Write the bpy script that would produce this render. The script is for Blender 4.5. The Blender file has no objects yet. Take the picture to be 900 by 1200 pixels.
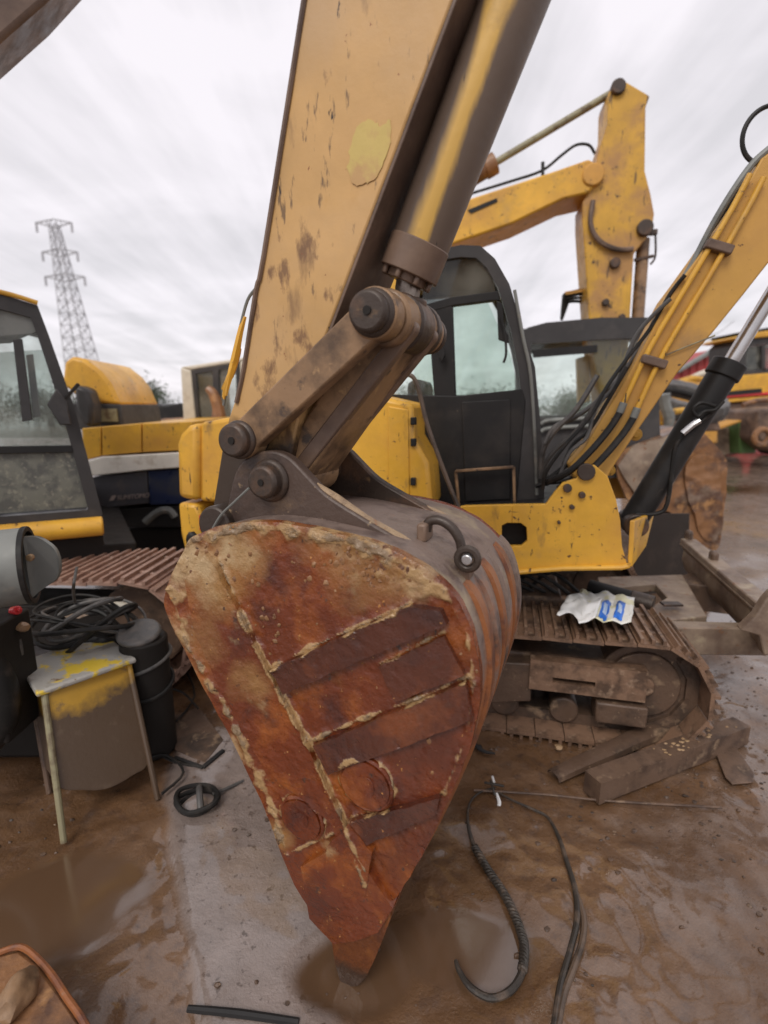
import bpy, bmesh, math, random
from mathutils import Vector, Matrix, noise
random.seed(7)
V = Vector
S = bpy.context.scene
COL = S.collection
# ------------------------------------------------------------------ camera
PITCH = math.radians(11.8); CAMZ = 1.5; FPX = 600.0
cam_d = bpy.data.cameras.new('camera'); cam = bpy.data.objects.new('camera', cam_d); COL.objects.link(cam)
cam.location = (0, 0, CAMZ); cam.rotation_euler = (math.pi/2 - PITCH, 0, 0)
cam_d.sensor_fit = 'HORIZONTAL'; cam_d.sensor_width = 36; cam_d.lens = 24
cam_d.clip_start = 0.02; cam_d.clip_end = 3000
cam_d.dof.use_dof = True; cam_d.dof.focus_distance = 1.45; cam_d.dof.aperture_fstop = 2.4
S.camera = cam
S.render.resolution_x = 768; S.render.resolution_y = 1024
# ------------------------------------------------------------------ sky and sun
SUN_EL = math.radians(48); SUN_AZ = math.radians(205)      # azimuth clockwise from +Y
W = bpy.data.worlds.new('World'); S.world = W; W.use_nodes = True
nt = W.node_tree; nt.nodes.clear()
def N(nt, t, **k):
    n = nt.nodes.new(t)
    for a, b in k.items(): setattr(n, a, b)
    return n
def build_sky():
    out = N(nt, 'ShaderNodeOutputWorld'); bg = N(nt, 'ShaderNodeBackground'); bg.inputs[1].default_value = 0.1
    sky = N(nt, 'ShaderNodeTexSky', sky_type='NISHITA'); sky.sun_disc = False
    sky.sun_elevation = SUN_EL; sky.sun_rotation = SUN_AZ
    tc = N(nt, 'ShaderNodeTexCoord'); sp = N(nt, 'ShaderNodeSeparateXYZ'); nt.links.new(tc.outputs['Generated'], sp.inputs[0])
    zz = N(nt, 'ShaderNodeMath', operation='MAXIMUM'); nt.links.new(sp.outputs[2], zz.inputs[0]); zz.inputs[1].default_value = 0.0
    za = N(nt, 'ShaderNodeMath', operation='ADD'); nt.links.new(zz.outputs[0], za.inputs[0]); za.inputs[1].default_value = 0.12
    dv = N(nt, 'ShaderNodeVectorMath', operation='DIVIDE')
    cb = N(nt, 'ShaderNodeCombineXYZ')
    for i in range(3): nt.links.new(za.outputs[0], cb.inputs[i])
    nt.links.new(tc.outputs['Generated'], dv.inputs[0]); nt.links.new(cb.outputs[0], dv.inputs[1])
    mp = N(nt, 'ShaderNodeMapping'); mp.inputs['Rotation'].default_value = (0, 0, math.radians(22.5)); mp.inputs['Scale'].default_value = (2.1, 0.30, 0)
    nt.links.new(dv.outputs[0], mp.inputs[0])
    n1 = N(nt, 'ShaderNodeTexNoise'); n1.inputs['Scale'].default_value = 2.2; n1.inputs['Detail'].default_value = 5; n1.inputs['Roughness'].default_value = .55
    nt.links.new(mp.outputs[0], n1.inputs[0])
    n2 = N(nt, 'ShaderNodeTexNoise'); n2.inputs['Scale'].default_value = 1.3; n2.inputs['Detail'].default_value = 6; n2.inputs['Distortion'].default_value = .5
    nt.links.new(dv.outputs[0], n2.inputs[0])
    ad = N(nt, 'ShaderNodeMath', operation='MULTIPLY_ADD'); nt.links.new(n1.outputs[0], ad.inputs[0]); ad.inputs[1].default_value = .45
    m2 = N(nt, 'ShaderNodeMath', operation='MULTIPLY'); nt.links.new(n2.outputs[0], m2.inputs[0]); m2.inputs[1].default_value = .55
    nt.links.new(m2.outputs[0], ad.inputs[2])
    cr = N(nt, 'ShaderNodeValToRGB'); e = cr.color_ramp.elements
    e[0].position = .39; e[0].color = (.65, .64, .66, 1); e[1].position = .60; e[1].color = (.865, .84, .87, 1)
    nt.links.new(ad.outputs[0], cr.inputs[0])
    ml = N(nt, 'ShaderNodeMixRGB', blend_type='MULTIPLY'); ml.inputs[0].default_value = 1; nt.links.new(cr.outputs[0], ml.inputs[1]); ml.inputs[2].default_value = (10.7, 10.5, 10.6, 1)
    mx = N(nt, 'ShaderNodeMixRGB'); mx.inputs[0].default_value = .93
    nt.links.new(sky.outputs[0], mx.inputs[1]); nt.links.new(ml.outputs[0], mx.inputs[2])
    nt.links.new(mx.outputs[0], bg.inputs[0]); nt.links.new(bg.outputs[0], out.inputs[0])
build_sky()
sd = bpy.data.lights.new('sun', 'SUN'); sd.energy = 1.5; sd.angle = math.radians(25); sd.color = (1, .95, .88)
sun = bpy.data.objects.new('sun', sd); COL.objects.link(sun)
sdir = V((math.sin(SUN_AZ)*math.cos(SUN_EL), math.cos(SUN_AZ)*math.cos(SUN_EL), math.sin(SUN_EL)))
sun.rotation_euler = sdir.to_track_quat('Z', 'Y').to_euler(); sun.location = sdir*20
S.view_settings.view_transform = 'Standard'; S.view_settings.look = 'None'; S.view_settings.exposure = 0.15; S.view_settings.gamma = 1
# ------------------------------------------------------------------ measuring helpers
cP, sP = math.cos(PITCH), math.sin(PITCH)
def ray(px, py):
    u = (px-450)/FPX; v = (600-py)/FPX
    return V((u, cP + v*sP, -sP + v*cP))
def G(px, py, z=0.0):
    d = ray(px, py); s = (z-CAMZ)/d.z
    return V((d.x*s, d.y*s, z))
def D(px, py, y):                       # point on a ray at forward distance y
    d = ray(px, py); s = y/d.y
    return V((d.x*s, y, CAMZ+d.z*s))
class Fr:
    """upright plane of a machine: t along it, n away from the viewer, z up"""
    def __init__(s, O, deg):
        a = math.radians(deg); s.O = V((O.x, O.y, 0)); s.t = V((math.cos(a), -math.sin(a), 0)); s.n = V((math.sin(a), math.cos(a), 0))
    def px(s, x, y, w=0):
        d = ray(x, y); o = V((0, 0, CAMZ)); k = (w - s.n.dot(o-s.O))/s.n.dot(d)
        return o + d*k
    def uz(s, x, y, w=0):
        p = s.px(x, y, w); return (s.t.dot(p-s.O), p.z)
    def P(s, u, z, w): return s.O + s.t*u + s.n*w + V((0, 0, z))
# ------------------------------------------------------------------ materials
def rgb(c): return (c[0], c[1], c[2], 1)
def M(name, base, layers=(), rough=(.5, .7), metal=0.0, bump=((40, .3, .003),), rs=12, spec=.5, coat=0):
    m = bpy.data.materials.new(name); m.use_nodes = True; t = m.node_tree
    b = t.nodes['Principled BSDF']; b.inputs['Metallic'].default_value = metal; b.inputs['Specular IOR Level'].default_value = spec
    if coat: b.inputs['Coat Weight'].default_value = coat; b.inputs['Coat Roughness'].default_value = .18
    tc = N(t, 'ShaderNodeTexCoord')
    def coord(st):
        if not st: return tc.outputs['Object']
        mp = N(t, 'ShaderNodeMapping'); mp.inputs['Scale'].default_value = st[:3]
        if len(st) > 3: mp.vector_type = 'POINT'; mp.inputs['Rotation'].default_value = st[3]
        t.links.new(tc.outputs['Object'], mp.inputs[0]); return mp.outputs[0]
    def nz(sc, det=6, st=None, ro=.6, dist=0):
        n = N(t, 'ShaderNodeTexNoise'); n.inputs['Scale'].default_value = sc; n.inputs['Detail'].default_value = det
        n.inputs['Roughness'].default_value = ro; n.inputs['Distortion'].default_value = dist
        t.links.new(coord(st), n.inputs[0]); return n.outputs[0]
    # gentle overall variation of the base
    v0 = N(t, 'ShaderNodeMapRange'); t.links.new(nz(3.1, 5), v0.inputs[0]); v0.inputs[1].default_value = .3; v0.inputs[2].default_value = .7
    mx = N(t, 'ShaderNodeMixRGB'); t.links.new(v0.outputs[0], mx.inputs[0])
    mx.inputs[1].default_value = rgb([c*.82 for c in base]); mx.inputs[2].default_value = rgb([min(1, c*1.14) for c in base])
    cur = mx.outputs[0]; masks = []
    for L in layers:
        col, sc, lo, hi = L[:4]; k = L[4] if len(L) > 4 else {}
        if k.get('kind') == 'v':
            vn = N(t, 'ShaderNodeTexVoronoi'); vn.inputs['Scale'].default_value = sc
            wv = N(t, 'ShaderNodeMixRGB', blend_type='ADD'); wv.inputs[0].default_value = .12
            n3 = N(t, 'ShaderNodeTexNoise'); n3.inputs['Scale'].default_value = sc*1.4; n3.inputs['Detail'].default_value = 4
            t.links.new(coord(k.get('st')), n3.inputs[0]); t.links.new(coord(k.get('st')), wv.inputs[1]); t.links.new(n3.outputs['Color'], wv.inputs[2])
            t.links.new(wv.outputs[0], vn.inputs[0]); src = vn.outputs[0]
        else: src = nz(sc, k.get('det', 7), k.get('st'), k.get('ro', .62), k.get('dist', 0))
        if 'am' in k:
            ch, am = k['am']; at = N(t, 'ShaderNodeAttribute', attribute_name='crustmap'); se = N(t, 'ShaderNodeSeparateColor'); t.links.new(at.outputs['Color'], se.inputs[0])
            ma = N(t, 'ShaderNodeMath', operation='MULTIPLY_ADD'); t.links.new(se.outputs[ch], ma.inputs[0]); ma.inputs[1].default_value = am; t.links.new(src, ma.inputs[2]); src = ma.outputs[0]
        if 'mask' in k:     # bias the noise by position on the thing: (direction, value at 0, value at 1, amount)
            dvec, a, c, amt = k['mask']
            dp = N(t, 'ShaderNodeVectorMath', operation='DOT_PRODUCT'); t.links.new(tc.outputs['Object'], dp.inputs[0]); dp.inputs[1].default_value = dvec
            mr0 = N(t, 'ShaderNodeMapRange'); t.links.new(dp.outputs['Value'], mr0.inputs[0])
            mr0.inputs[1].default_value = a; mr0.inputs[2].default_value = c; mr0.inputs[3].default_value = -amt; mr0.inputs[4].default_value = amt
            ad = N(t, 'ShaderNodeMath', operation='ADD'); t.links.new(src, ad.inputs[0]); t.links.new(mr0.outputs[0], ad.inputs[1]); src = ad.outputs[0]
        mr = N(t, 'ShaderNodeMapRange'); t.links.new(src, mr.inputs[0]); mr.inputs[1].default_value = lo; mr.inputs[2].default_value = hi
        mr.inputs[4].default_value = k.get('amt', 1)
        mx = N(t, 'ShaderNodeMixRGB'); t.links.new(mr.outputs[0], mx.inputs[0]); t.links.new(cur, mx.inputs[1]); mx.inputs[2].default_value = rgb(col)
        cur = mx.outputs[0]; masks.append((mr.outputs[0], k.get('h', 0)))
    t.links.new(cur, b.inputs['Base Color'])
    rr = N(t, 'ShaderNodeMapRange'); t.links.new(nz(rs, 5), rr.inputs[0]); rr.inputs[1].default_value = .3; rr.inputs[2].default_value = .7
    rr.inputs[3].default_value = rough[0]; rr.inputs[4].default_value = rough[1]; t.links.new(rr.outputs[0], b.inputs['Roughness'])
    nrm = None
    def addb(src, st, dist):
        nonlocal nrm
        bp = N(t, 'ShaderNodeBump'); bp.inputs['Strength'].default_value = st; bp.inputs['Distance'].default_value = dist
        t.links.new(src, bp.inputs['Height'])
        if nrm: t.links.new(nrm, bp.inputs['Normal'])
        nrm = bp.outputs[0]
    for sc, st, dist in bump: addb(nz(sc, 6), st, dist)
    for o, h in masks:
        if h: addb(o, .8, h)
    if nrm: t.links.new(nrm, b.inputs['Normal'])
    return m
RUST = (.10, .035, .014); DUST = (.24, .155, .09); GRIME = (.028, .02, .016); YEL = (.72, .39, .04)
SCR = dict(st=(1, 1, .18, (.5, .6, 0)))
MT = {}
MT['yellow'] = M('worn_yellow_paint', YEL, [((.52, .26, .05), 2.2, .45, .72), ((.30, .19, .09), 4, .56, .78, dict(amt=.65)), ((.17, .10, .05), 9, .62, .72, dict(amt=.6, st=(1, 1, .4))), ((.11, .05, .02), 24, .635, .67, dict(h=.0008)), (GRIME, 34, .665, .70, SCR), ((.10, .06, .04), 60, .66, .70, dict(st=(.3, .3, 1, (0, .4, .3)), amt=.7))], (.32, .5), 0, ((60, .15, .002), (4, .35, .015), (18, .15, .004)))
MT['yellow_dusty'] = M('dusty_yellow_paint', (.56, .28, .05), [(DUST, 3, .5, .8, dict(amt=.7)), (GRIME, 6, .62, .74, dict(amt=.8)), ((.10, .045, .018), 22, .63, .68)], (.4, .65), 0, ((60, .15, .002),))
MT['yellow_spot'] = M('chipped_yellow_paint', (.62, .34, .04), [((.42, .22, .07), 3, .45, .62), ((.12, .075, .04), 5, .60, .72, dict(amt=.8)), ((.10, .06, .03), 18, .60, .64, dict(st=(1, 1, .2, (0, .6, 0)), amt=.8)), ((.07, .04, .02), 13, .635, .66, dict(h=.001)), ((.12, .05, .02), 30, .65, .70), (GRIME, 16, .66, .70, SCR)], (.38, .6))
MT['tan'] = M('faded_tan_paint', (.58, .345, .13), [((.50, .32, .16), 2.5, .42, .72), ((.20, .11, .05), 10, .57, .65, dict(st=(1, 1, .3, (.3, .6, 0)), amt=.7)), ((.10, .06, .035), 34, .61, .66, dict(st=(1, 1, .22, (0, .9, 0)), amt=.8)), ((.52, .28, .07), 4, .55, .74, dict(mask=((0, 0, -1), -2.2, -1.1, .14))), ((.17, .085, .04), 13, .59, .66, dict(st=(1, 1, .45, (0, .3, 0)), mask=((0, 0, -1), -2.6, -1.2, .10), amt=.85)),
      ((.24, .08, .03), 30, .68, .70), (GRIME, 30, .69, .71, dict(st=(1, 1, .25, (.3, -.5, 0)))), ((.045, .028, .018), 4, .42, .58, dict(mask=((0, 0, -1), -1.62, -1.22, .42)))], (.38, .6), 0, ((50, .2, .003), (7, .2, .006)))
MT['boom'] = M('sun_faded_orange_yellow_paint', (.60, .33, .065), [((.48, .25, .06), 1.6, .42, .66), ((.28, .17, .085), 5, .58, .76, dict(amt=.6)), ((.11, .05, .02), 24, .655, .68), (GRIME, 34, .69, .71, SCR)], (.4, .6), 0, ((60, .15, .002), (5, .3, .01)))
MT['brown'] = M('oily_brown_steel', (.20, .13, .09), [((.09, .055, .04), 4, .4, .65), ((.25, .16, .09), 9, .6, .75, dict(amt=.7)), ((.03, .02, .015), 3, .55, .75)], (.35, .6), .1, ((50, .25, .003), (10, .2, .004)))
MT['grease'] = M('greasy_dark_steel', (.055, .038, .029), [((.13, .07, .04), 8, .52, .68), ((.2, .12, .06), 22, .64, .74)], (.3, .55), .2, ((60, .4, .004), (14, .3, .006)))
MT['linkmat'] = M('worn_tan_link_steel', (.30, .18, .095), [((.10, .06, .035), 7, .45, .62), ((.06, .04, .03), 16, .6, .68), ((.4, .25, .12), 20, .62, .7)], (.35, .6), .05, ((60, .3, .003), (9, .3, .004)))
MT['bucket'] = M('wet_rusty_bucket_steel', (.15, .028, .0045), [((.30, .082, .010), 6, .48, .66), ((.065, .014, .007), 4.5, .52, .64), ((.32, .17, .055), 4, .60, .90, dict(am=(1, .42))), ((.46, .32, .17), 9, .76, .98, dict(am=(1, .46), h=.001)),
      ((.085, .016, .004), 7, .62, .88, dict(am=(2, .42), amt=.85)), ((.40, .25, .11), 21, .77, .93, dict(am=(0, .50), h=.002, amt=.9)), ((.25, .17, .10), 15, .86, .95, dict(am=(0, .40), h=.002)), ((.50, .22, .06), 50, .655, .69, dict(h=.002)), ((.06, .025, .015), 33, .64, .70)], (.12, .36), 0, ((60, .7, .005), (15, .5, .008), (190, .4, .0015)), spec=.6, coat=.18)
MT['bucket_dark'] = M('dark_red_wear_plate', (.08, .017, .005), [((.17, .042, .009), 7, .52, .66), ((.04, .012, .009), 5, .5, .66), ((.40, .25, .11), 21, .80, .92, dict(am=(0, .45), h=.002)), ((.40, .17, .05), 50, .665, .70, dict(h=.002))], (.12, .34), 0, ((70, .7, .005), (17, .5, .006), (200, .4, .002)), spec=.6, coat=.3)
MT['tooth'] = M('dark_worn_tooth_steel', (.14, .042, .012), [((.26, .09, .022), 9, .5, .66), ((.06, .02, .01), 6, .5, .66), ((.055, .028, .016), 5, .48, .7, dict(mask=((0, 0, -1), -.12, -.03, .3)))], (.15, .4), .1, ((70, .7, .005), (17, .5, .006)))
MT['weld'] = M('crusted_mud_bead', (.40, .26, .14), [((.2, .11, .06), 14, .5, .62), ((.5, .36, .22), 30, .6, .7)], (.4, .7), 0, ((60, .8, .006),))
MT['ear'] = M('greasy_brown_ear_steel', (.085, .055, .042), [((.19, .12, .07), 8, .52, .68), ((.03, .02, .017), 5, .5, .66), ((.34, .24, .14), 24, .64, .70)], (.3, .55), .05, ((60, .5, .004), (12, .4, .006)))
MT['mudcrust'] = M('dried_mud_crust', (.36, .25, .15), [((.22, .15, .10), 10, .5, .65), ((.3, .12, .05), 20, .62, .7)], (.45, .75), 0, ((50, .9, .008), (160, .6, .003)))
MT['lump'] = M('orange_brown_mud_lumps', (.26, .13, .055), [((.12, .05, .025), 14, .5, .62)], (.25, .5), 0, ((60, .8, .006),))
MT['shell'] = M('worn_bucket_back', (.20, .145, .12), [((.34, .12, .04), 4, .54, .66, dict(mask=((0, 0, -1), -1.25, -.9, .12))), ((.09, .06, .05), 9, .5, .65), ((.32, .25, .16), 5, .56, .68)], (.3, .55), 0, ((70, .5, .004), (16, .4, .006)))
MT['orange'] = M('orange_rust_strip', (.27, .095, .03), [((.13, .05, .03), 7, .5, .62), ((.26, .19, .14), 11, .58, .68)], (.3, .5), 0, ((70, .5, .004),))
MT['track'] = M('muddy_track_steel', (.22, .13, .082), [((.085, .05, .032), 10, .45, .62), ((.34, .23, .155), 22, .56, .72), ((.07, .04, .03), 6, .58, .75)], (.35, .65), 0, ((60, .6, .004), (180, .4, .002)))
MT['trackpale'] = M('pale_rusty_track_steel', (.33, .20, .15), [((.20, .11, .08), 9, .45, .65), ((.40, .28, .22), 22, .56, .72)], (.4, .65), 0, ((60, .6, .004),))
MT['underbrown'] = M('muddy_chassis_steel', (.12, .073, .048), [((.045, .03, .022), 5, .45, .62), ((.24, .16, .10), 12, .57, .68), ((.3, .2, .13), 40, .66, .7)], (.35, .65), 0, ((50, .6, .005), (160, .3, .002)))
MT['blade'] = M('weathered_blade_steel', (.27, .20, .145), [((.14, .095, .07), 5, .45, .65), ((.36, .29, .20), 11, .56, .7), ((.2, .09, .04), 18, .62, .68)], (.35, .6), 0, ((60, .5, .004),))
MT['black'] = M('dull_black_metal', (.022, .021, .021), [((.05, .043, .038), 5, .5, .75, dict(amt=.8)), ((.09, .07, .055), 30, .68, .74)], (.35, .55), 0, ((60, .15, .002),), spec=.22)
MT['cabgrey'] = M('dusty_black_cab_metal', (.055, .052, .052), [((.10, .09, .085), 4, .5, .75, dict(amt=.8))], (.3, .5), 0, ((60, .1, .001),), spec=.22)
MT['rubber'] = M('black_rubber', (.018, .017, .016), [((.06, .048, .04), 14, .52, .72, dict(amt=.7))], (.35, .6), 0, ((90, .3, .002),), spec=.22)
MT['rubbergrey'] = M('dusty_grey_rubber', (.085, .08, .076), [((.16, .135, .115), 14, .5, .72, dict(amt=.8)), ((.03, .03, .03), 8, .55, .7)], (.35, .6), 0, ((90, .4, .003),))
MT['chrome'] = M('scuffed_chrome_rod', (.55, .54, .54), [((.2, .15, .12), 8, .55, .75, dict(amt=.7))], (.15, .35), .9, ((60, .05, .001),))
MT['rod_dull'] = M('dull_greasy_rod', (.34, .29, .25), [((.08, .055, .04), 9, .45, .6)], (.2, .45), .6, ((60, .2, .002),))
MT['greymetal'] = M('dull_grey_sheet_metal', (.20, .205, .19), [((.08, .08, .075), 4, .5, .7), ((.25, .22, .18), 9, .58, .72)], (.4, .65), .1, ((50, .2, .002),))
MT['cream'] = M('cream_cab_paint', (.62, .57, .47), [((.4, .33, .25), 6, .55, .75)], (.4, .6), 0, ((60, .1, .001),))
MT['white'] = M('off_white_paint', (.84, .79, .70), [((.4, .3, .2), 5, .55, .75)], (.4, .6), 0, ((60, .1, .001),))
MT['navy'] = M('dark_blue_paint', (.016, .024, .065), [((.05, .05, .055), 3, .5, .7)], (.25, .5), 0, ((60, .1, .001),))
MT['stripgrey'] = M('dusty_dark_grey_paint', (.07, .068, .075), [((.12, .10, .09), 5, .5, .7)], (.35, .55), spec=.22)
MT['rustorange'] = M('orange_brown_rusty_steel', (.27, .13, .055), [((.10, .05, .03), 3.2, .47, .58), ((.42, .22, .09), 7, .56, .68), ((.33, .25, .18), 3, .58, .75)], (.3, .55), 0, ((40, .5, .006), (12, .4, .01)))
MT['red'] = M('faded_red_wall', (.42, .06, .055), [((.30, .05, .05), .8, .5, .7)], (.5, .7), 0, ((3, .1, .01),))
MT['redplastic'] = M('red_plastic', (.6, .03, .035), [], (.2, .4))
MT['green'] = M('green_plastic_bin', (.07, .13, .035), [], (.35, .5))
MT['conc'] = M('dark_tree_bark', (.06, .045, .035), [])
MT['leaf'] = M('dark_leaves', (.04, .06, .03), [((.09, .10, .05), 3, .5, .7)], (.5, .7))
MT['galv'] = M('galvanised_steel', (.42, .42, .44), [], (.5, .7))
MT['paper'] = M('cream_printed_paper', (.70, .67, .46), [((.72, .71, .66), 9, .48, .52, dict(det=2)), ((.45, .25, .12), 28, .66, .69)], (.5, .7), 0, ((40, .2, .002),))
MT['blue'] = M('blue_print', (.03, .16, .62), [], (.4, .5))
MT['bluepale'] = M('pale_blue_print', (.45, .58, .80), [], (.4, .5))
MT['yellowflaky'] = M('flaking_yellow_and_white_paint', (.42, .40, .36), [((.70, .50, .05), 5.5, .525, .565, dict(h=.001)), ((.30, .27, .23), 9, .57, .64), ((.2, .12, .06), 16, .62, .68)], (.3, .5), 0, ((60, .3, .002),))
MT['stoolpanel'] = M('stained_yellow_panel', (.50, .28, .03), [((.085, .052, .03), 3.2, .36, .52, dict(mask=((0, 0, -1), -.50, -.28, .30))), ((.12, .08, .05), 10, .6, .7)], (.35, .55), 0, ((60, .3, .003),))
MT['olive'] = M('faded_olive_painted_steel', (.27, .24, .14), [((.14, .1, .06), 12, .5, .65)], (.4, .6))
MT['steel'] = M('rusty_brown_bar', (.145, .09, .06), [((.07, .043, .03), 9, .45, .62), ((.25, .17, .11), 16, .58, .7)], (.35, .6), 0, ((70, .5, .003),))
MT['rope'] = M('muddy_black_rope', (.035, .028, .022), [((.10, .07, .05), 20, .5, .65)], (.4, .65), 0, ((200, .6, .003),))
MT['strap'] = M('muddy_brown_strap', (.12, .08, .055), [((.05, .035, .025), 14, .5, .65)], (.3, .6), 0, ((160, .5, .002),))
MT['whiteplastic'] = M('white_plastic', (.75, .75, .74), [], (.3, .5))
MT['lettering'] = M('faded_lettering', (.34, .27, .24), [], (.5, .6))
MT['plate_dark'] = M('dark_brown_smooth_plate', (.03, .021, .016), [((.07, .05, .04), 3, .5, .7)], (.35, .55), spec=.22)
MT['dark'] = M('unlit_recess_steel', (.02, .017, .015), [], (.5, .7), spec=.22)
def glass(name, tint, refl=.10):
    m = bpy.data.materials.new(name); m.use_nodes = True; t = m.node_tree; t.nodes.clear()
    o = N(t, 'ShaderNodeOutputMaterial'); tr = N(t, 'ShaderNodeBsdfTransparent'); tr.inputs[0].default_value = rgb(tint)
    gl = N(t, 'ShaderNodeBsdfGlossy'); gl.inputs['Roughness'].default_value = .06; df = N(t, 'ShaderNodeBsdfDiffuse'); df.inputs[0].default_value = (.42, .40, .34, 1)
    fr = N(t, 'ShaderNodeFresnel'); fr.inputs[0].default_value = 1.5
    n = N(t, 'ShaderNodeTexNoise'); n.inputs['Scale'].default_value = 4; n.inputs['Detail'].default_value = 6
    tc = N(t, 'ShaderNodeTexCoord'); t.links.new(tc.outputs['Object'], n.inputs[0])
    mr = N(t, 'ShaderNodeMapRange'); t.links.new(n.outputs[0], mr.inputs[0]); mr.inputs[1].default_value = .4; mr.inputs[2].default_value = .75; mr.inputs[3].default_value = .03; mr.inputs[4].default_value = refl*2.2
    m1 = N(t, 'ShaderNodeMixShader'); t.links.new(fr.outputs[0], m1.inputs[0]); t.links.new(tr.outputs[0], m1.inputs[1]); t.links.new(gl.outputs[0], m1.inputs[2])
    m2 = N(t, 'ShaderNodeMixShader'); t.links.new(mr.outputs[0], m2.inputs[0]); t.links.new(m1.outputs[0], m2.inputs[1]); t.links.new(df.outputs[0], m2.inputs[2])
    t.links.new(m2.outputs[0], o.inputs[0]); return m
MT['glass'] = glass('greenish_cab_glass', (.90, .96, .93), .05)
MT['glassdirty'] = glass('dusty_cab_glass', (.84, .88, .86), .16)
MT['glassgrey'] = glass('smoked_upper_glass', (.42, .43, .44), .12)
# ------------------------------------------------------------------ mesh helpers
def root_of(o):
    while o.parent: o = o.parent
    return o
class MB:
    def __init__(s): s.bm = bmesh.new()
    def prism(s, pts, vec):
        a = [s.bm.verts.new(p) for p in pts]; b = [s.bm.verts.new(p+vec) for p in pts]; n = len(pts)
        s.bm.faces.new(a); s.bm.faces.new(b[::-1])
        for i in range(n): s.bm.faces.new((a[i], b[i], b[(i+1) % n], a[(i+1) % n]))
        return s
    def fpx(s, fr, pxs, w, th): return s.prism([fr.px(x, y, w) for x, y in pxs], fr.n*th)
    def fuz(s, fr, uzs, w, th): return s.prism([fr.P(u, z, w) for u, z in uzs], fr.n*th)
    def box(s, c, ax):
        return s.prism([c+ax[0]*i+ax[1]*j-ax[2] for i, j in ((-1, -1), (1, -1), (1, 1), (-1, 1))], ax[2]*2)
    def fbox(s, fr, u0, u1, z0, z1, w0, w1): return s.fuz(fr, [(u0, z0), (u1, z0), (u1, z1), (u0, z1)], w0, w1-w0)
    def bar(s, a, b, w, h, up=V((0, 0, 1))):
        d = (b-a); l = d.length; d.normalize(); x = d.cross(up)
        if x.length < 1e-3: x = d.cross(V((0, 1, 0)))
        x.normalize(); y = x.cross(d)
        return s.box((a+b)/2, [x*w/2, y*h/2, d*l/2])
    def tube(s, pts, r, seg=10, smooth=True, closed=False, caps=True, sub=4, tw=None):
        pts = [V(p) for p in pts]
        if smooth and len(pts) > 2: pts, r = spline(pts, r, sub, closed)
        n = len(pts); rr = r if isinstance(r, (list, tuple)) else [r]*n
        rings = []; up = None
        for i, p in enumerate(pts):
            if closed: d = pts[(i+1) % n]-pts[i-1]
            else: d = pts[min(i+1, n-1)]-pts[max(i-1, 0)]
            d.normalize()
            if up is None:
                up = V((0, 0, 1)) if abs(d.z) < .9 else V((1, 0, 0))
            x = d.cross(up); x.normalize(); y = x.cross(d); y.normalize(); up = y
            rings.append([s.bm.verts.new(p + (x*math.cos(2*math.pi*k/seg)+y*math.sin(2*math.pi*k/seg))*rr[i]) for k in range(seg)])
        for i in range(n if closed else n-1):
            a = rings[i]; b = rings[(i+1) % n]
            for k in range(seg):
                f = s.bm.faces.new((a[k], a[(k+1) % seg], b[(k+1) % seg], b[k])); f.smooth = True
        if caps and not closed: s.bm.faces.new(rings[0][::-1]); s.bm.faces.new(rings[-1])
        return s
    def cyl(s, a, b, r, seg=24, r2=None): return s.tube([a, b], [r, r if r2 is None else r2], seg, smooth=False)
    def pipe(s, a, b, r, ri, seg=28):      # open tube with a wall
        d = (b-a).normalized(); up = V((0, 0, 1)) if abs(d.z) < .9 else V((1, 0, 0)); x = d.cross(up).normalized(); y = x.cross(d)
        R = [[s.bm.verts.new(p+(x*math.cos(2*math.pi*k/seg)+y*math.sin(2*math.pi*k/seg))*q) for k in range(seg)] for p, q in ((a, r), (b, r), (b, ri), (a, ri))]
        for i in range(4):
            for k in range(seg):
                f = s.bm.faces.new((R[i][k], R[i][(k+1) % seg], R[(i+1) % 4][(k+1) % seg], R[(i+1) % 4][k])); f.smooth = True
        return s
    def link(s, fr, c0, r0, c1, r1, w, th, seg=14):
        u0, z0 = c0; u1, z1 = c1; a = math.atan2(z1-z0, u1-u0); pts = []
        for k in range(seg+1): q = a+math.pi/2+math.pi*k/seg; pts.append((u0+r0*math.cos(q), z0+r0*math.sin(q)))
        for k in range(seg+1): q = a-math.pi/2+math.pi*k/seg; pts.append((u1+r1*math.cos(q), z1+r1*math.sin(q)))
        return s.fuz(fr, pts, w, th)
    def disc(s, fr, u, z, r, w, th, seg=28): return s.cyl(fr.P(u, z, w), fr.P(u, z, w+th), r, seg)
    def blob(s, c, r, sq=(1, 1, 1), sub=2, amp=.25, fq=3.0):
        m = bmesh.ops.create_icosphere(s.bm, subdivisions=sub, radius=1)
        off = V((random.random()*50, random.random()*50, 0))
        for v in m['verts']:
            k = 1+amp*noise.noise(v.co*fq*.5+off)
            v.co = V((v.co.x*sq[0]*r*k, v.co.y*sq[1]*r*k, v.co.z*sq[2]*r*k))+c
        return s
    def dense(s, L, amp, fq=9.0, it=6):
        bm = s.bm; bmesh.ops.recalc_face_normals(bm, faces=bm.faces[:]); bmesh.ops.triangulate(bm, faces=bm.faces[:])
        for _ in range(it):
            es = [e for e in bm.edges if e.calc_length() > L]
            if not es: break
            bmesh.ops.subdivide_edges(bm, edges=es, cuts=1); bmesh.ops.triangulate(bm, faces=[f for f in bm.faces if len(f.verts) > 3])
        for v in bm.verts: v.co += noise.noise_vector(v.co*fq)*amp+noise.noise_vector(v.co*fq*3.1)*amp*.35
        return s
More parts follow.
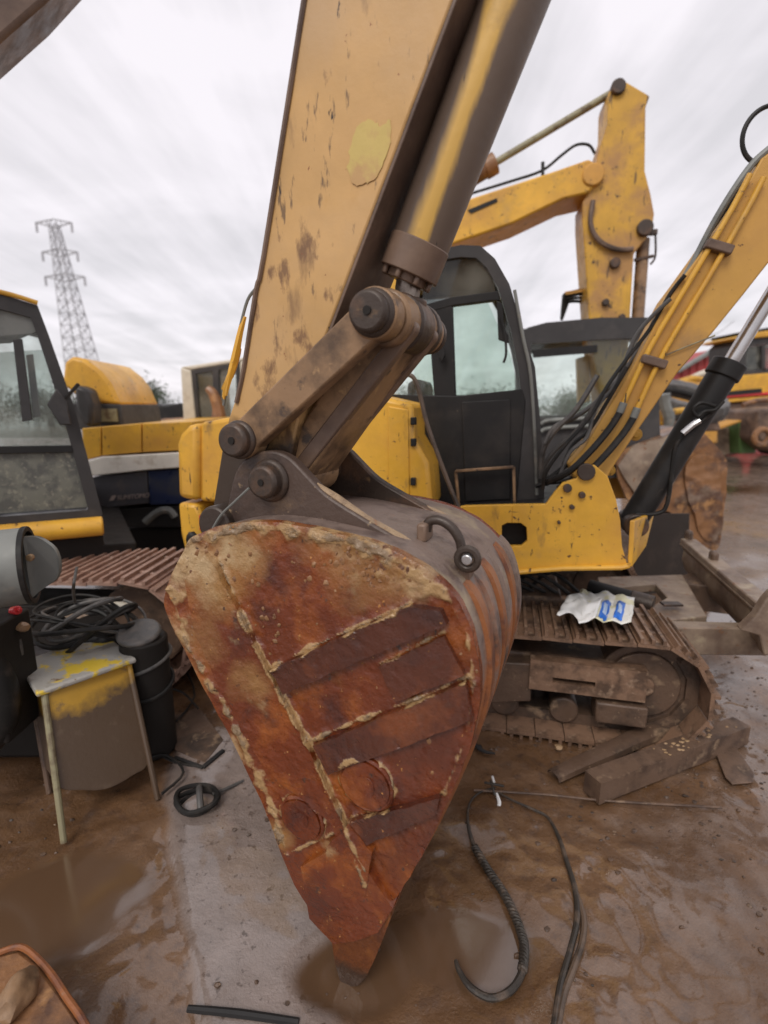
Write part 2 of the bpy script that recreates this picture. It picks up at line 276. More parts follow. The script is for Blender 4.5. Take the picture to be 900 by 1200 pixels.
    def build(s, name, mat, parent=None, bevel=.004, smooth=True, rough=0, label=None):
        bm = s.bm; bmesh.ops.recalc_face_normals(bm, faces=bm.faces[:])
        if rough:
            for v in bm.verts: v.co += noise.noise_vector(v.co*9)*rough
        off = root_of(parent).matrix_basis.translation.copy() if parent else None
        if off is None:
            lo = V([min(v.co[i] for v in bm.verts) for i in range(3)]); hi = V([max(v.co[i] for v in bm.verts) for i in range(3)])
            off = V(((lo.x+hi.x)/2, (lo.y+hi.y)/2, lo.z))
        for v in bm.verts: v.co -= off
        me = bpy.data.meshes.new(name); bm.to_mesh(me); bm.free(); me.materials.append(MT[mat] if isinstance(mat, str) else mat)
        if smooth:
            for p in me.polygons: p.use_smooth = True
            me.set_sharp_from_angle(angle=math.radians(38))
        o = bpy.data.objects.new(name, me); COL.objects.link(o)
        if parent: o.parent = parent
        else: o.location = off
        if bevel:
            b = o.modifiers.new('bevel', 'BEVEL'); b.width = bevel; b.segments = 2; b.limit_method = 'ANGLE'; b.angle_limit = math.radians(38)
        if label: o['label'] = label
        return o
def spline(pts, r, sub, closed=False):
    n = len(pts); out = []; ro = []; isl = isinstance(r, (list, tuple))
    for i in range(n if closed else n-1):
        if closed: p = [pts[(i+k-1) % n] for k in range(4)]
        else: p = [pts[max(i-1, 0)], pts[i], pts[i+1], pts[min(i+2, n-1)]]
        for k in range(sub):
            t = k/sub
            out.append(.5*((2*p[1])+(p[2]-p[0])*t+(2*p[0]-5*p[1]+4*p[2]-p[3])*t*t+(3*p[1]-p[0]-3*p[2]+p[3])*t**3))
            if isl: ro.append(r[i]*(1-t)+r[(i+1) % n]*t)
    if not closed:
        out.append(pts[-1])
        if isl: ro.append(r[-1])
    return out, (ro if isl else r)
def thing(name, label, cat, loc, group=None):
    o = bpy.data.objects.new(name, None); COL.objects.link(o); o.location = loc; o.empty_display_size = .1
    o['label'] = label; o['category'] = cat
    if group: o['group'] = group
    return o
def tag(o, label, cat, group=None):
    o['label'] = label; o['category'] = cat
    if group: o['group'] = group
    return o
def struct(o, kind='structure'): o['kind'] = kind; return o
def hosepx(mb, fr, pts, w, r, seg=8):
    if not isinstance(w, (list, tuple)): w = [w]*len(pts)
    return mb.tube([fr.px(x, y, q) for (x, y), q in zip(pts, w)], r, seg)
# ------------------------------------------------------------------ ground
def inpoly(x, y, P):
    c = False; j = len(P)-1
    for i in range(len(P)):
        if (P[i][1] > y) != (P[j][1] > y) and x < (P[j][0]-P[i][0])*(y-P[i][1])/(P[j][1]-P[i][1])+P[i][0]: c = not c
        j = i
    return c
def edgedist(x, y, P):
    best = 9e9
    for i in range(len(P)):
        ax, ay = P[i-1]; bx, by = P[i]; dx, dy = bx-ax, by-ay; t = max(0, min(1, ((x-ax)*dx+(y-ay)*dy)/(dx*dx+dy*dy+1e-9)))
        best = min(best, math.hypot(x-ax-dx*t, y-ay-dy*t))
    return best if inpoly(x, y, P) else -best
SLAB = [tuple(G(*p).xy) for p in ((198, 985), (192, 930), (205, 880), (255, 850), (330, 870), (375, 1000), (392, 1085), (402, 1200), (420, 1320), (250, 1330), (228, 1150))]
PALE_R = [tuple(G(*p).xy) for p in ((690, 860), (760, 850), (830, 760), (900, 760), (960, 900), (960, 1250), (700, 1250), (690, 1050), (640, 960))]
PUD = [(G(425, 1140).xy, .16, .10), (G(870, 572).xy, 1.4, .5), (G(870, 720).xy, .35, .5), (G(540, 1110).xy, .22, .12), (G(60, 1060).xy, .26, .2)]
def height(x, y):
    p = V((x, y, 0)); h = noise.noise(p*.35)*.02
    n1 = noise.noise(p*1.7)*.012+noise.noise(p*5.5+V((9, 2, 0)))*.007
    r = abs(noise.noise(V((x*7+y*1.5, y*5, 3))))*.014+max(0, noise.noise(V((x*2.2-y*.8, x*.7+y*2.4, 6)))-.15)*.05
    n3 = noise.noise(p*16+V((1, 7, 0)))*.0045 + noise.noise(p*42)*.0018
    ln = noise.noise(V((x*3, y*3, 8))); cl = max(0, noise.noise(V((x*11, y*11, 4)))-.25)*.035*max(0, ln+.35)
    e = edgedist(x, y, SLAB); sl = max(0, min(1, (e+.006)/.02)); a = 1-.75*sl
    z = (h+n1+r+n3+cl-.012)*a+sl*.012
    for c, rx, ry in PUD:
        q = ((x-c[0])/rx)**2+((y-c[1])/ry)**2
        if q < 1.6: k = max(0, min(1, (1.6-q)/1.0)); z = z*(1-k)+(-.012)*k
    return z
def make_ground():
    def axis(c0, c1, step, lo, hi):
        a = []; x = c0
        while x <= c1: a.append(x); x += step
        s = step; x = c1
        while x < hi: s *= 1.13; x += s; a.append(x)
        s = step; x = c0; b = []
        while x > lo: s *= 1.13; x -= s; b.append(x)
        return b[::-1]+a
    xs = axis(-1.3, 1.7, .0135, -900, 900); ys = axis(.55, 2.7, .0135, -60, 1500)
    bm = bmesh.new(); grid = []; la = bm.verts.layers.float_color.new('mudmap')
    for y in ys:
        row = []
        for x in xs:
            near = abs(x) < 16 and y < 22
            v = bm.verts.new((x, y, height(x, y) if near else -.01)); row.append(v)
            if near:
                e = edgedist(x, y, SLAB)
                g = max(0, min(1, (e+.01)/.03)) if e > -.6 else 0
                g2 = edgedist(x, y, PALE_R) if -.5 < x < 3 and y < 4 else -1
                g = max(g, .38*max(0, min(1, (g2+.25)/.5)))
                sl = max(0, min(1, (e+.02)/.05+noise.noise(V((x*14, y*14, 2)))*.6)) if e > -.1 else 0
                if y > 3: g = max(g, min(.9, (y-3)/2))
                d = V((x+.95, y-1.0, 0)).length
                if x < .2 and y < 1.25: g = max(g, .8*max(0, min(1, (1.05-y)/.25)))
                w = 0
                if not e > -.1: sl = 0
                for c, rx, ry in PUD:
                    q = ((x-c[0])/rx)**2+((y-c[1])/ry)**2; w = max(w, max(0, min(1, (1.35-q+noise.noise(V((x*6, y*6, 0)))*.5)/.5)))
                v[la] = (g, w, sl, 1)
            else: v[la] = (.8, 0, 0, 1)
        grid.append(row)
    for j in range(len(ys)-1):
        for i in range(len(xs)-1):
            f = bm.faces.new((grid[j][i], grid[j][i+1], grid[j+1][i+1], grid[j+1][i])); f.smooth = True
    me = bpy.data.meshes.new('ground'); bm.to_mesh(me); bm.free(); o = bpy.data.objects.new('ground', me); COL.objects.link(o); struct(o)
    m = bpy.data.materials.new('wet_mud'); m.use_nodes = True; t = m.node_tree; b = t.nodes['Principled BSDF']
    at = N(t, 'ShaderNodeAttribute', attribute_name='mudmap'); sp = N(t, 'ShaderNodeSeparateColor'); t.links.new(at.outputs['Color'], sp.inputs[0])
    tc = N(t, 'ShaderNodeTexCoord')
    def nz(sc, det=7, ro=.6, st=None):
        n = N(t, 'ShaderNodeTexNoise'); n.inputs['Scale'].default_value = sc; n.inputs['Detail'].default_value = det; n.inputs['Roughness'].default_value = ro
        if st:
            mp = N(t, 'ShaderNodeMapping'); mp.inputs['Scale'].default_value = st; t.links.new(tc.outputs['Object'], mp.inputs[0]); t.links.new(mp.outputs[0], n.inputs[0])
        else: t.links.new(tc.outputs['Object'], n.inputs[0])
        return n.outputs[0]
    def ramp(src, a, c, lo=0, hi=1):
        r = N(t, 'ShaderNodeMapRange'); t.links.new(src, r.inputs[0]); r.inputs[1].default_value = a; r.inputs[2].default_value = c; r.inputs[3].default_value = lo; r.inputs[4].default_value = hi; return r.outputs[0]
    def mix(f, a, c):
        x = N(t, 'ShaderNodeMixRGB'); t.links.new(f, x.inputs[0])
        for i, q in ((1, a), (2, c)):
            if isinstance(q, tuple): x.inputs[i].default_value = rgb(q)
            else: t.links.new(q, x.inputs[i])
        return x.outputs[0]
    brown = mix(ramp(nz(2.3), .35, .65), (.10, .050, .022), (.17, .092, .046))
    brown = mix(ramp(nz(19), .52, .68), brown, (.095, .052, .03))
    grey = mix(ramp(nz(5), .35, .65), (.19, .128, .092), (.13, .084, .058))
    grey = mix(ramp(nz(34, 4), .60, .68), grey, (.09, .06, .045))
    add = N(t, 'ShaderNodeMath', operation='ADD'); t.links.new(sp.outputs[0], add.inputs[0]); t.links.new(ramp(nz(6, 8), .3, .7, -.35, .35), add.inputs[1])
    c = mix(ramp(add.outputs[0], .25, .75), brown, grey)
    c = mix(sp.outputs[2], c, mix(ramp(nz(40, 5), .60, .67), mix(ramp(nz(4), .35, .65), (.26, .205, .18), (.175, .135, .115)), (.10, .07, .055)))
    c = mix(sp.outputs[1], c, (.11, .062, .034))
    t.links.new(c, b.inputs['Base Color'])
    r1 = ramp(nz(8, 6), .35, .65, .20, .52); r1n = N(t, 'ShaderNodeMixRGB'); t.links.new(sp.outputs[1], r1n.inputs[0]); t.links.new(r1, r1n.inputs[1]); r1n.inputs[2].default_value = (.1, .1, .1, 1)
    t.links.new(r1n.outputs[0], b.inputs['Roughness'])
    wf = N(t, 'ShaderNodeMath', operation='MAXIMUM'); t.links.new(ramp(nz(2.2, 6), .36, .60, .1, 1), wf.inputs[0]); t.links.new(sp.outputs[1], wf.inputs[1])
    t.links.new(wf.outputs[0], b.inputs['Coat Weight']); b.inputs['Coat Roughness'].default_value = .1; b.inputs['Coat IOR'].default_value = 1.7
    b1 = N(t, 'ShaderNodeBump'); b1.inputs['Strength'].default_value = .5; b1.inputs['Distance'].default_value = .01; t.links.new(nz(30), b1.inputs['Height'])
    b2 = N(t, 'ShaderNodeBump'); b2.inputs['Distance'].default_value = .003; t.links.new(nz(140, 5), b2.inputs['Height']); t.links.new(b1.outputs[0], b2.inputs['Normal'])
    inv = N(t, 'ShaderNodeMath', operation='MULTIPLY_ADD'); t.links.new(sp.outputs[1], inv.inputs[0]); inv.inputs[1].default_value = -.55; inv.inputs[2].default_value = .6
    t.links.new(inv.outputs[0], b1.inputs['Strength']); t.links.new(inv.outputs[0], b2.inputs['Strength'])
    t.links.new(b2.outputs[0], b.inputs['Normal']); me.materials.append(m)
make_ground()
def stones():
    mb = MB()
    for i in range(900):
        x = random.uniform(-1.4, 2.4); y = random.uniform(.7, 4.5)
        if noise.noise(V((x*2, y*2, 5))) < -.05: continue
        r = random.choice((.003, .004, .005, .007, .010)); mb.blob(V((x, y, height(x, y)+r*.2)), r, (1, random.uniform(.6, 1), .6), 1, .5)
    for i in range(900):
        q = G(random.gauss(800, 110), random.gauss(840, 90)); r = random.choice((.002, .003, .004, .006, .008))
        mb.blob(V((q.x, q.y, height(q.x, q.y)+r*.1)), r, (1.3, random.uniform(.6, 1.2), .5), 1, .6)
    o = mb.build('scattered_clods', 'underbrown', bevel=0); struct(o, 'stuff'); o['label'] = 'small mud clods and grit on the wet ground'
stones()
# ------------------------------------------------------------------ tracks
def track(fr, uL, uR, R, w0, w1, n, mat, root, sag=.02):
    L = uR-uL; per = 2*L+2*math.pi*R; pitch = per/n
    tr = MB()
    # two link chains inside the shoes
    def at(s):
        s %= per
        if s < L: u = uL+s; return u, 2*R-sag*math.sin(math.pi*s/L), 0.0
        s -= L
        if s < math.pi*R: a = s/R; return uR+R*math.sin(a), R+R*math.cos(a), -a
        s -= math.pi*R
        if s < L: return uR-s, 0.0, -math.pi
        s -= L; a = s/R; return uL-R*math.sin(a), R-R*math.cos(a), -math.pi-a
    wc = (w0+w1)/2
    for i in range(n):
        u, z, a = at((i+.5)*pitch)
        tx = fr.t*math.cos(a)+V((0, 0, math.sin(a))); tz = -fr.t*math.sin(a)+V((0, 0, math.cos(a)))
        tr.box(fr.P(u, z, wc)-tz*.035+V((0, 0, .02)), [tx*pitch*.51, fr.n*.09, tz*.026])
    ch = tr.build('track', 'underbrown', root, 0)
    s = MB(); hw = (w1-w0)/2; e = V((1, 0, 0)), V((0, 1, 0)), V((0, 0, 1))
    s.box(V((0, 0, 0)), [e[0]*pitch*.485, e[1]*hw, e[2]*.008])
    for q in (-.36, -.02, .32): s.box(V((q*pitch, 0, .018)), [e[0]*pitch*.055, e[1]*hw, e[2]*.012])
    for q in (-1, 1):
        for r in (-.2, .15):
            s.box(V((r*pitch, q*hw*.48, .012)), [e[0]*.011, e[1]*.011, e[2]*.007])
    bm = s.bm; bmesh.ops.recalc_face_normals(bm, faces=bm.faces[:]); me = bpy.data.meshes.new('track_shoe'); bm.to_mesh(me); bm.free(); me.materials.append(MT[mat])
    rl = root_of(root).matrix_basis.translation
    for i in range(n):
        u, z, a = at((i+.5)*pitch); a += random.uniform(-.025, .025)
        tx = fr.t*math.cos(a)+V((0, 0, math.sin(a))); tz = -fr.t*math.sin(a)+V((0, 0, math.cos(a)))
        o = bpy.data.objects.new('track_shoe', me); COL.objects.link(o); o.parent = ch
        m = Matrix((tx, fr.n, tz)).transposed().to_4x4(); m.translation = fr.P(u, z+.02, wc+random.uniform(-.004, .004))-rl
        o.matrix_local = m
    return ch
#================================================================== A: big foreground digger arm and bucket
FA = Fr(G(410, 1148), 22.5); 
BW = .53
A = thing('excavator', 'huge close tan excavator arm with brown rusty toothed bucket resting in the mud', 'digger arm', FA.O)
JJ = FA.uz(440, 368, .085); SS = FA.uz(285, 515, .085); KK = FA.uz(317, 563, .085)
def arm():
    side = [(455, -600), (780, -700), (530, 0), (378, 403), (352, 480), (335, 560), (300, 640), (238, 640), (246, 613), (260, 527), (268, 490), (275, 470), (284, 430), (298, 340), (307, 300), (355, 0)]
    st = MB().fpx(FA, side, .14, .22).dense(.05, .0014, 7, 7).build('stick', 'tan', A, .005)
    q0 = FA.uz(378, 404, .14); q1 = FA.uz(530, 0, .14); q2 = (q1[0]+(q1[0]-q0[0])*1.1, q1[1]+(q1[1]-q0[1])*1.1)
    MB().fuz(FA, [(q0[0]-.002, q0[1]), (q2[0]-.002, q2[1]), (q2[0]+.008, q2[1]), (q0[0]+.008, q0[1])], .143, .214).build('shaded_dirty_face', 'brown', A, .002)  # thin brown cover with the front face's shade and dirt in its colour
    # brown strip painting in bevel shade and a paint patch on the flank
    e = [FA.px(x, y, .137) for x, y in ((357, -5), (309, 300), (300, 340), (286, 430), (277, 472))]
    MB().tube(e, .006, 6, sub=3).build('bevel_shade_strip', 'brown', st, 0)
    p = [(418, 150), (432, 140), (447, 148), (456, 140), (458, 165), (445, 200), (428, 216), (412, 213), (408, 185)]
    p = [(q.x+noise.noise(q*.2)*4, q.y+noise.noise(q*.2+V((5, 5, 5)))*4) for q in spline([V((x, y, 0)) for x, y in p], 1, 6, True)[0]]
    MT['patch'] = M('pale_green_primer', (.58, .43, .13), [((.5, .3, .12), 8, .5, .62)], (.5, .6))
    MB().fpx(FA, p, .1385, .001).build('paint_patch', 'patch', st, 0)
    for w in (.075, .375):      # guide links
        k = MB().link(FA, JJ, .043, SS, .041, w, .045); k.disc(FA, JJ[0], JJ[1], .054, w-.004, .053); k.disc(FA, SS[0], SS[1], .048, w-.004, .053); k.build('guide_link', 'linkmat', A, .005)
    for nm, c, r in (('link_pin', JJ, .043), ('pivot_pin', SS, .041)):
        m = MB(); m.disc(FA, c[0], c[1], r, .038, .42); m.disc(FA, c[0], c[1], r*1.16, .06, .02); m.disc(FA, c[0], c[1], r*1.2, .428, .03)
        o = m.build(nm, 'grease', A, .008)
        MB().disc(FA, c[0]+.002, c[1], .009, .0345, .006, 12).build('grease_nipple', 'dark', o, 0)
    h = MB(); h.link(FA, JJ, .05, KK, .045, .165, .17); h.cyl(FA.P(*JJ, .13), FA.P(*JJ, .37), .062); h.cyl(FA.P(*KK, .13), FA.P(*KK, .345), .058)
    o = h.build('bucket_link', 'linkmat', A, .008)
    d = (V((KK[0], KK[1]))-V((JJ[0], JJ[1]))); a = MB()
    for q in (.16, .305): a.link(FA, (JJ[0]+.045, JJ[1]-.02), .02, (KK[0]+.04, KK[1]+.03), .02, q, .03)
    a.build('link_rib', 'brown', o, .004)
    # cylinder and its rod
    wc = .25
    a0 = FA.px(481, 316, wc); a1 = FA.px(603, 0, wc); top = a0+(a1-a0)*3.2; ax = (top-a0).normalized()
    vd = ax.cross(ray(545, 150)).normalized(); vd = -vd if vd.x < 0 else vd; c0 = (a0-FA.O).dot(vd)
    MT['cyl'] = M('greasy_cylinder_painted_light', (.11, .075, .055), [((.60, .36, .08), 1.6, .38, .62, dict(st=(3, 3, .3, (0, .33, 0)), det=4, mask=(tuple(vd), c0-.062, c0-.006, .30))),  # yellow stripe paints in light along the barrel, darker sides flank it
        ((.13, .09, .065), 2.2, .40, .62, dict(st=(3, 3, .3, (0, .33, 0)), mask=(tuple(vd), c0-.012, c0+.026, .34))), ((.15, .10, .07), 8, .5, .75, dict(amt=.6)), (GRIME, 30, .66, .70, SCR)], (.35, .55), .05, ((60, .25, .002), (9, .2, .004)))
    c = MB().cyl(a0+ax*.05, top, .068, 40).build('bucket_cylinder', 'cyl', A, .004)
    g = MB(); g.cyl(a0-ax*.012, a0+ax*.06, .0705, 40); g.cyl(a0-ax*.03, a0-ax*.010, .050, 32); 
    for k in range(8):
        an = k*math.pi/4; x = ax.cross(FA.n).normalized(); g.cyl(a0-ax*.03+(x*math.cos(an)+FA.n*math.sin(an))*.058, a0-ax*.01+(x*math.cos(an)+FA.n*math.sin(an))*.058, .007, 8)
    g.build('cylinder_gland', 'brown', c, .004)
    jc = FA.P(JJ[0], JJ[1], wc)
    r = MB(); r.cyl(jc, a0, .030, 24); r.build('piston_rod', 'rod_dull', c, 0)
    r = MB(); r.cyl(FA.P(*JJ, .205), FA.P(*JJ, .30), .068); r.cyl(jc, jc+(a0-jc)*.5, .05, 20); r.build('rod_eye', 'grease', c, .006)
    r = MB(); r.cyl(FA.P(*JJ, .33), FA.P(*JJ, .372), .066); r.cyl(FA.P(*JJ, .425), FA.P(*JJ, .47), .050); r.build('boss', 'grease', A, .008)
    # two hard grease lines clipped on the front face of the arm
    f = MB()
    f.tube([FA.px(x, y, .20) for x, y in ((300, 338), (290, 352), (281, 385), (270, 430), (262, 475))], .004, 6)
    f.build('steel_line', 'greymetal', A, 0)
    mb = MB()
    for k in range(7):
        x0 = 290-k*1.5; mb.tube([FA.px(x0-random.uniform(0, 6), 372+k*7, .19+.01*k), FA.px(276-k, 415+k*4, .19), FA.px(266+random.uniform(-6, 4), 468-k*2, .18)], [.004, .010, .003], 5)
    mb.build('torn_sleeve', 'yellow', A, 0, rough=.006)
    # stick foot between the bucket ears
    b = FA.uz(262, 612, .1); MB().cyl(FA.P(b[0], b[1], .06), FA.P(b[0], b[1], .44), .05).build('bucket_pin', 'grease', A, .006)
    MB().tube([FA.px(x, y, .05) for x, y in ((245, 628), (258, 605), (275, 588), (292, 572))], .003, 6).build('wire', 'greymetal', A, 0)
arm()
def bucket():
    out = [(228, 628), (262, 616), (300, 611), (340, 614), (380, 622), (420, 632), (460, 645), (500, 667), (532, 698), (552, 738), (562, 785), (561, 830), (549, 880), (527, 935), (500, 992), (475, 1037), (455, 1062)]
    left = [(425, 1085), (397, 1094), (366, 1068), (345, 1037), (330, 1000), (306, 940), (272, 868), (240, 808), (214, 758), (197, 722), (193, 700), (202, 672), (214, 648)]
    fine = []
    # slightly chewed outline
    P0 = [V((x, y, 0)) for x, y in out+left]; sp, _ = spline(P0, 1, 4, True)
    fine = [FA.uz(p.x, p.y, 0) for p in sp]
    fine = [(u+noise.noise(V((u*22, z*22, 0)))*.004, z+noise.noise(V((u*22, z*22, 9)))*.004) for u, z in fine]
    UZ = lambda L: [FA.uz(x, y, 0) for x, y in L]
    seams = [(UZ(((257, 655), (290, 728), (325, 797), (366, 872), (395, 935), (424, 998), (432, 1012))), .011, 1.0), (UZ(((322, 779), (365, 758), (420, 733), (482, 706))), .010, 1.05), (UZ(((444, 778), (480, 760), (520, 740))), .009, .9),
             (UZ(((369, 866), (420, 843), (480, 822), (550, 791))), .010, 1.0), (UZ(((412, 956), (440, 948), (478, 940))), .008, .8), (UZ(((222, 632), (300, 616), (380, 626), (450, 648), (500, 680), (528, 705))), .026, .95),
             (UZ(((430, 650), (470, 668), (510, 700))), .034, .85), (UZ(((528, 705), (548, 745), (556, 800), (548, 860), (520, 930))), .010, .75), (UZ(((200, 690), (222, 760), (262, 822), (290, 880), (318, 945), (335, 990))), .030, 1.0),
             (UZ(((220, 660), (212, 700))), .045, .7), (UZ(((420, 1000), (432, 1030))), .014, .9), (UZ(((336, 1000), (372, 985), (392, 975))), .010, 1.0)]
    for (x, y, r) in ((430, 917, .070), (355, 957, .064)):
        u, z = FA.uz(x, y, 0); seams.append(([(u+r*math.cos(a), z+r*math.sin(a)) for a in [k*.35-.6 for k in range(16)]], .013, 1.05))
    ochre = [(FA.uz(x, y, 0), r, k) for x, y, r, k in ((230, 670, .16, 1), (225, 740, .14, .8), (300, 800, .10, .55), (400, 650, .16, .6), (480, 680, .10, .9), (215, 790, .09, .9), (270, 880, .07, .9), (325, 980, .06, .9), (385, 990, .05, .7), (270, 640, .12, .9), (350, 700, .1, .2))]
    deep = [(FA.uz(x, y, 0), r, k) for x, y, r, k in ((500, 870, .16, 1), (500, 950, .15, .8), (420, 760, .12, .6), (480, 730, .1, .8), (460, 960, .1, .9), (520, 790, .1, .9), (380, 1060, .10, 1), (415, 1130, .10, 1.2), (470, 1010, .10, .7))]
    def sd(u, z, P):
        best = 9
        for a, b in zip(P[:-1], P[1:]):
            dx, dy = b[0]-a[0], b[1]-a[1]; t = max(0, min(1, ((u-a[0])*dx+(z-a[1])*dy)/(dx*dx+dy*dy+1e-9))); d = math.hypot(u-a[0]-dx*t, z-a[1]-dy*t)
            if d < best: best = d
        return best
    def cmap(u, z):
        c = 0; nn = noise.noise(V((u*26, z*26, 0)))
        for P, w, k in seams:
            d = sd(u, z, P)
            if d < w*2.2: c = max(c, k*max(0, min(1, 1.05-d/w+nn*.9)))
        o = 0
        for (a, b), r, k in ochre: o = max(o, k*math.exp(-((u-a)**2+(z-b)**2)/(r*r)*1.2))
        dd = 0
        for (a, b), r, k in deep: dd = max(dd, k*math.exp(-((u-a)**2+(z-b)**2)/(r*r)*1.2))
        return c, o, dd
    def relief(mb, step, amp=1.0):
        bm = mb.bm; bmesh.ops.recalc_face_normals(bm, faces=bm.faces[:])
        us = [FA.t.dot(v.co-FA.O) for v in bm.verts]; zs = [v.co.z for v in bm.verts]; u = min(us)+step; z = min(zs)+step; u1 = max(us); zz = max(zs)
        def front(): 
            fs = [f for f in bm.faces if f.normal.dot(FA.n) < -.9]; return fs
        while u < u1:
            fs = front(); es = list({e for f in fs for e in f.edges}); vs = list({v for f in fs for v in f.verts})
            fs2 = [f for f in fs if min(FA.t.dot(v.co-FA.O) for v in f.verts) < u < max(FA.t.dot(v.co-FA.O) for v in f.verts)]
            es = list({e for f in fs2 for e in f.edges}); vs = list({v for f in fs2 for v in f.verts})
            bmesh.ops.bisect_plane(bm, geom=fs2+es+vs, plane_co=FA.O+FA.t*u, plane_no=FA.t); u += step
        while z < zz:
            fs2 = [f for f in front() if min(v.co.z for v in f.verts) < z < max(v.co.z for v in f.verts)]
            es = list({e for f in fs2 for e in f.edges}); vs = list({v for f in fs2 for v in f.verts})
            bmesh.ops.bisect_plane(bm, geom=fs2+es+vs, plane_co=V((0, 0, z)), plane_no=V((0, 0, 1))); z += step
        la = bm.verts.layers.float_color.new('crustmap')
        bmesh.ops.triangulate(bm, faces=[f for f in front() if len(f.verts) > 4])
        fv = {v for f in front() for v in f.verts}
        for v in bm.verts:
            u = FA.t.dot(v.co-FA.O); z = v.co.z; c, o, d = cmap(u, z); v[la] = (c, o, d, 1)
            if v in fv:
                inner = all(f.normal.dot(FA.n) < -.9 for f in v.link_faces)
                n1 = noise.noise(V((u*60, z*60, 0))); n2 = noise.noise(V((u*14, z*14, 4))); n3 = noise.noise(V((u*130, z*130, 2)))
                h = (n1*.0011+n2*.0022+n3*.0006)*amp + c*(.0045+.005*n1+.003*n3)
                pit = max(0, noise.noise(V((u*38, z*38, 11)))-.35)*.008
                if inner: v.co -= FA.n*(h-pit)
                else: v.co -= FA.n*h*.4
        return mb
    bk = relief(MB().fuz(FA, fine, 0, .025), .0055).build('bucket_side', 'bucket', A, 0)
    MB().fuz(FA, fine, BW-.025, .025).build('bucket_side', 'bucket', A, .006)
    prof, _ = spline([V((*FA.uz(x, y, 0), 0)) for x, y in out], 1, 5)
    mb = MB(); bm = mb.bm; cx = sum(p.x for p in prof)/len(prof); cz = sum(p.y for p in prof)/len(prof); n = len(prof); rows = []
    for th in (0.001, .022):
        rr = []
        for i, p in enumerate(prof):
            d = prof[min(i+1, n-1)]-prof[max(i-1, 0)]; d.normalize(); nn = V((d.y, -d.x, 0))
            if nn.dot(V((cx, cz, 0))-p) < 0: nn = -nn
            q = p+nn*th; rr.append([bm.verts.new(FA.P(q.x, q.y, .0262+(BW-.0524)*k/10)) for k in range(11)])
        rows.append(rr)
    for i in range(n-1):
        for k in range(10):
            bm.faces.new((rows[0][i][k], rows[0][i+1][k], rows[0][i+1][k+1], rows[0][i][k+1])); bm.faces.new((rows[1][i][k], rows[1][i][k+1], rows[1][i+1][k+1], rows[1][i+1][k]))
    for k in range(10):
        for i in (0, n-1): bm.faces.new((rows[0][i][k], rows[0][i][k+1], rows[1][i][k+1], rows[1][i][k]))
    for i in range(n-1):
        for k in (0, 10): bm.faces.new((rows[0][i][k], rows[0][i+1][k], rows[1][i+1][k], rows[1][i][k]))
    sh = mb.build('bucket_shell', 'shell', A, 0)
    # wear strips that run round the heel of the shell
    i0, i1 = int(n*.50), n-3
    for q in range(6):
        w = .075+q*.085
        mb = MB(); bm = mb.bm; prev = None
        for i in range(i0, i1):
            p = prof[i]; d = prof[min(i+1, n-1)]-prof[i-1]; d.normalize(); nn = V((d.y, -d.x, 0))
            if nn.dot(V((cx, cz, 0))-p) > 0: nn = -nn
            h = .009*min(1, (i-i0)/3+.15); a = p+nn*h; c = p-nn*.006
            cur = [bm.verts.new(x) for x in (FA.P(c.x, c.y, w), FA.P(a.x, a.y, w+.004), FA.P(a.x, a.y, w+.042), FA.P(c.x, c.y, w+.046))]
            if prev:
                for k in range(4): bm.faces.new((prev[k], cur[k], cur[(k+1) % 4], prev[(k+1) % 4]))
            else: bm.faces.new(cur)
            prev = cur
        bm.faces.new(prev[::-1]); mb.build('wear_strip', 'orange' if q % 2 == 0 else 'shell', sh, 0)
    # lip, adapters and teeth along the mouth
    mb = MB(); tip = [FA.uz(x, y, 0) for x, y in ((345, 1037), (366, 1068), (397, 1094), (425, 1085), (455, 1062), (430, 1060), (400, 1066), (372, 1040))]
    mb.fuz(FA, tip, .0265, BW-.053); mb.build('cutting_lip', 'bucket_dark', A, .004)
    tt = [FA.uz(x, y, 0) for x, y in ((340, 1022), (356, 1010), (400, 985), (430, 1010), (463, 1058), (446, 1086), (420, 1096), (394, 1100), (366, 1070))]
    t2 = [FA.uz(x, y, 0) for x, y in ((388, 1090), (420, 1068), (464, 1058), (452, 1092), (440, 1122), (430, 1142), (420, 1153), (402, 1154), (394, 1128))]
    for k in range(4):
        w = -.016+k*.171; 
        ad = (relief(MB().fuz(FA, tt[1:], w, .075), .009, 1.6) if k == 0 else MB().fuz(FA, tt[1:], w, .075)).build('tooth_adapter', 'bucket', A, .003 if k == 0 else .01)
        (relief(MB().fuz(FA, t2, w+.010, .055), .009, 1.6) if k == 0 else MB().fuz(FA, t2, w+.010, .055)).build('tooth', 'tooth', ad, .003 if k == 0 else .012)
    # raised plates on the flank, each with its crusted seam
    def plate(nm, px, th, mat='bucket_dark', sub=0):
        
        P = [V((x, y, 0)) for x, y in px]; Q = []
        for a, b in zip(P, P[1:]+P[:1]):
            n = max(1, int((b-a).length/9)); Q += [a+(b-a)*(i/n) for i in range(n)]
        Q = [(q.x+noise.noise(q*.13)*2.2, q.y+noise.noise(q*.13+V((7, 7, 7)))*2.2) for q in Q]
        u = FA.uz(*Q[0], 0); return relief(MB().fuz(FA, [FA.uz(x, y, 0) for x, y in Q], -th, th+.004), .007).build(nm, mat, bk, 0)
    plate('side_cutter', [(222, 678), (246, 648), (262, 672), (327, 800), (366, 873), (424, 1000), (400, 985), (392, 960), (352, 928), (318, 905), (292, 860), (255, 790), (232, 735)], .016, 'bucket')
    plate('reinforcing_bar', [(322, 781), (400, 745), (480, 707), (520, 712), (526, 728), (430, 768), (337, 809)], .021)
    plate('wear_patch', [(446, 778), (522, 743), (546, 788), (465, 820)], .013)
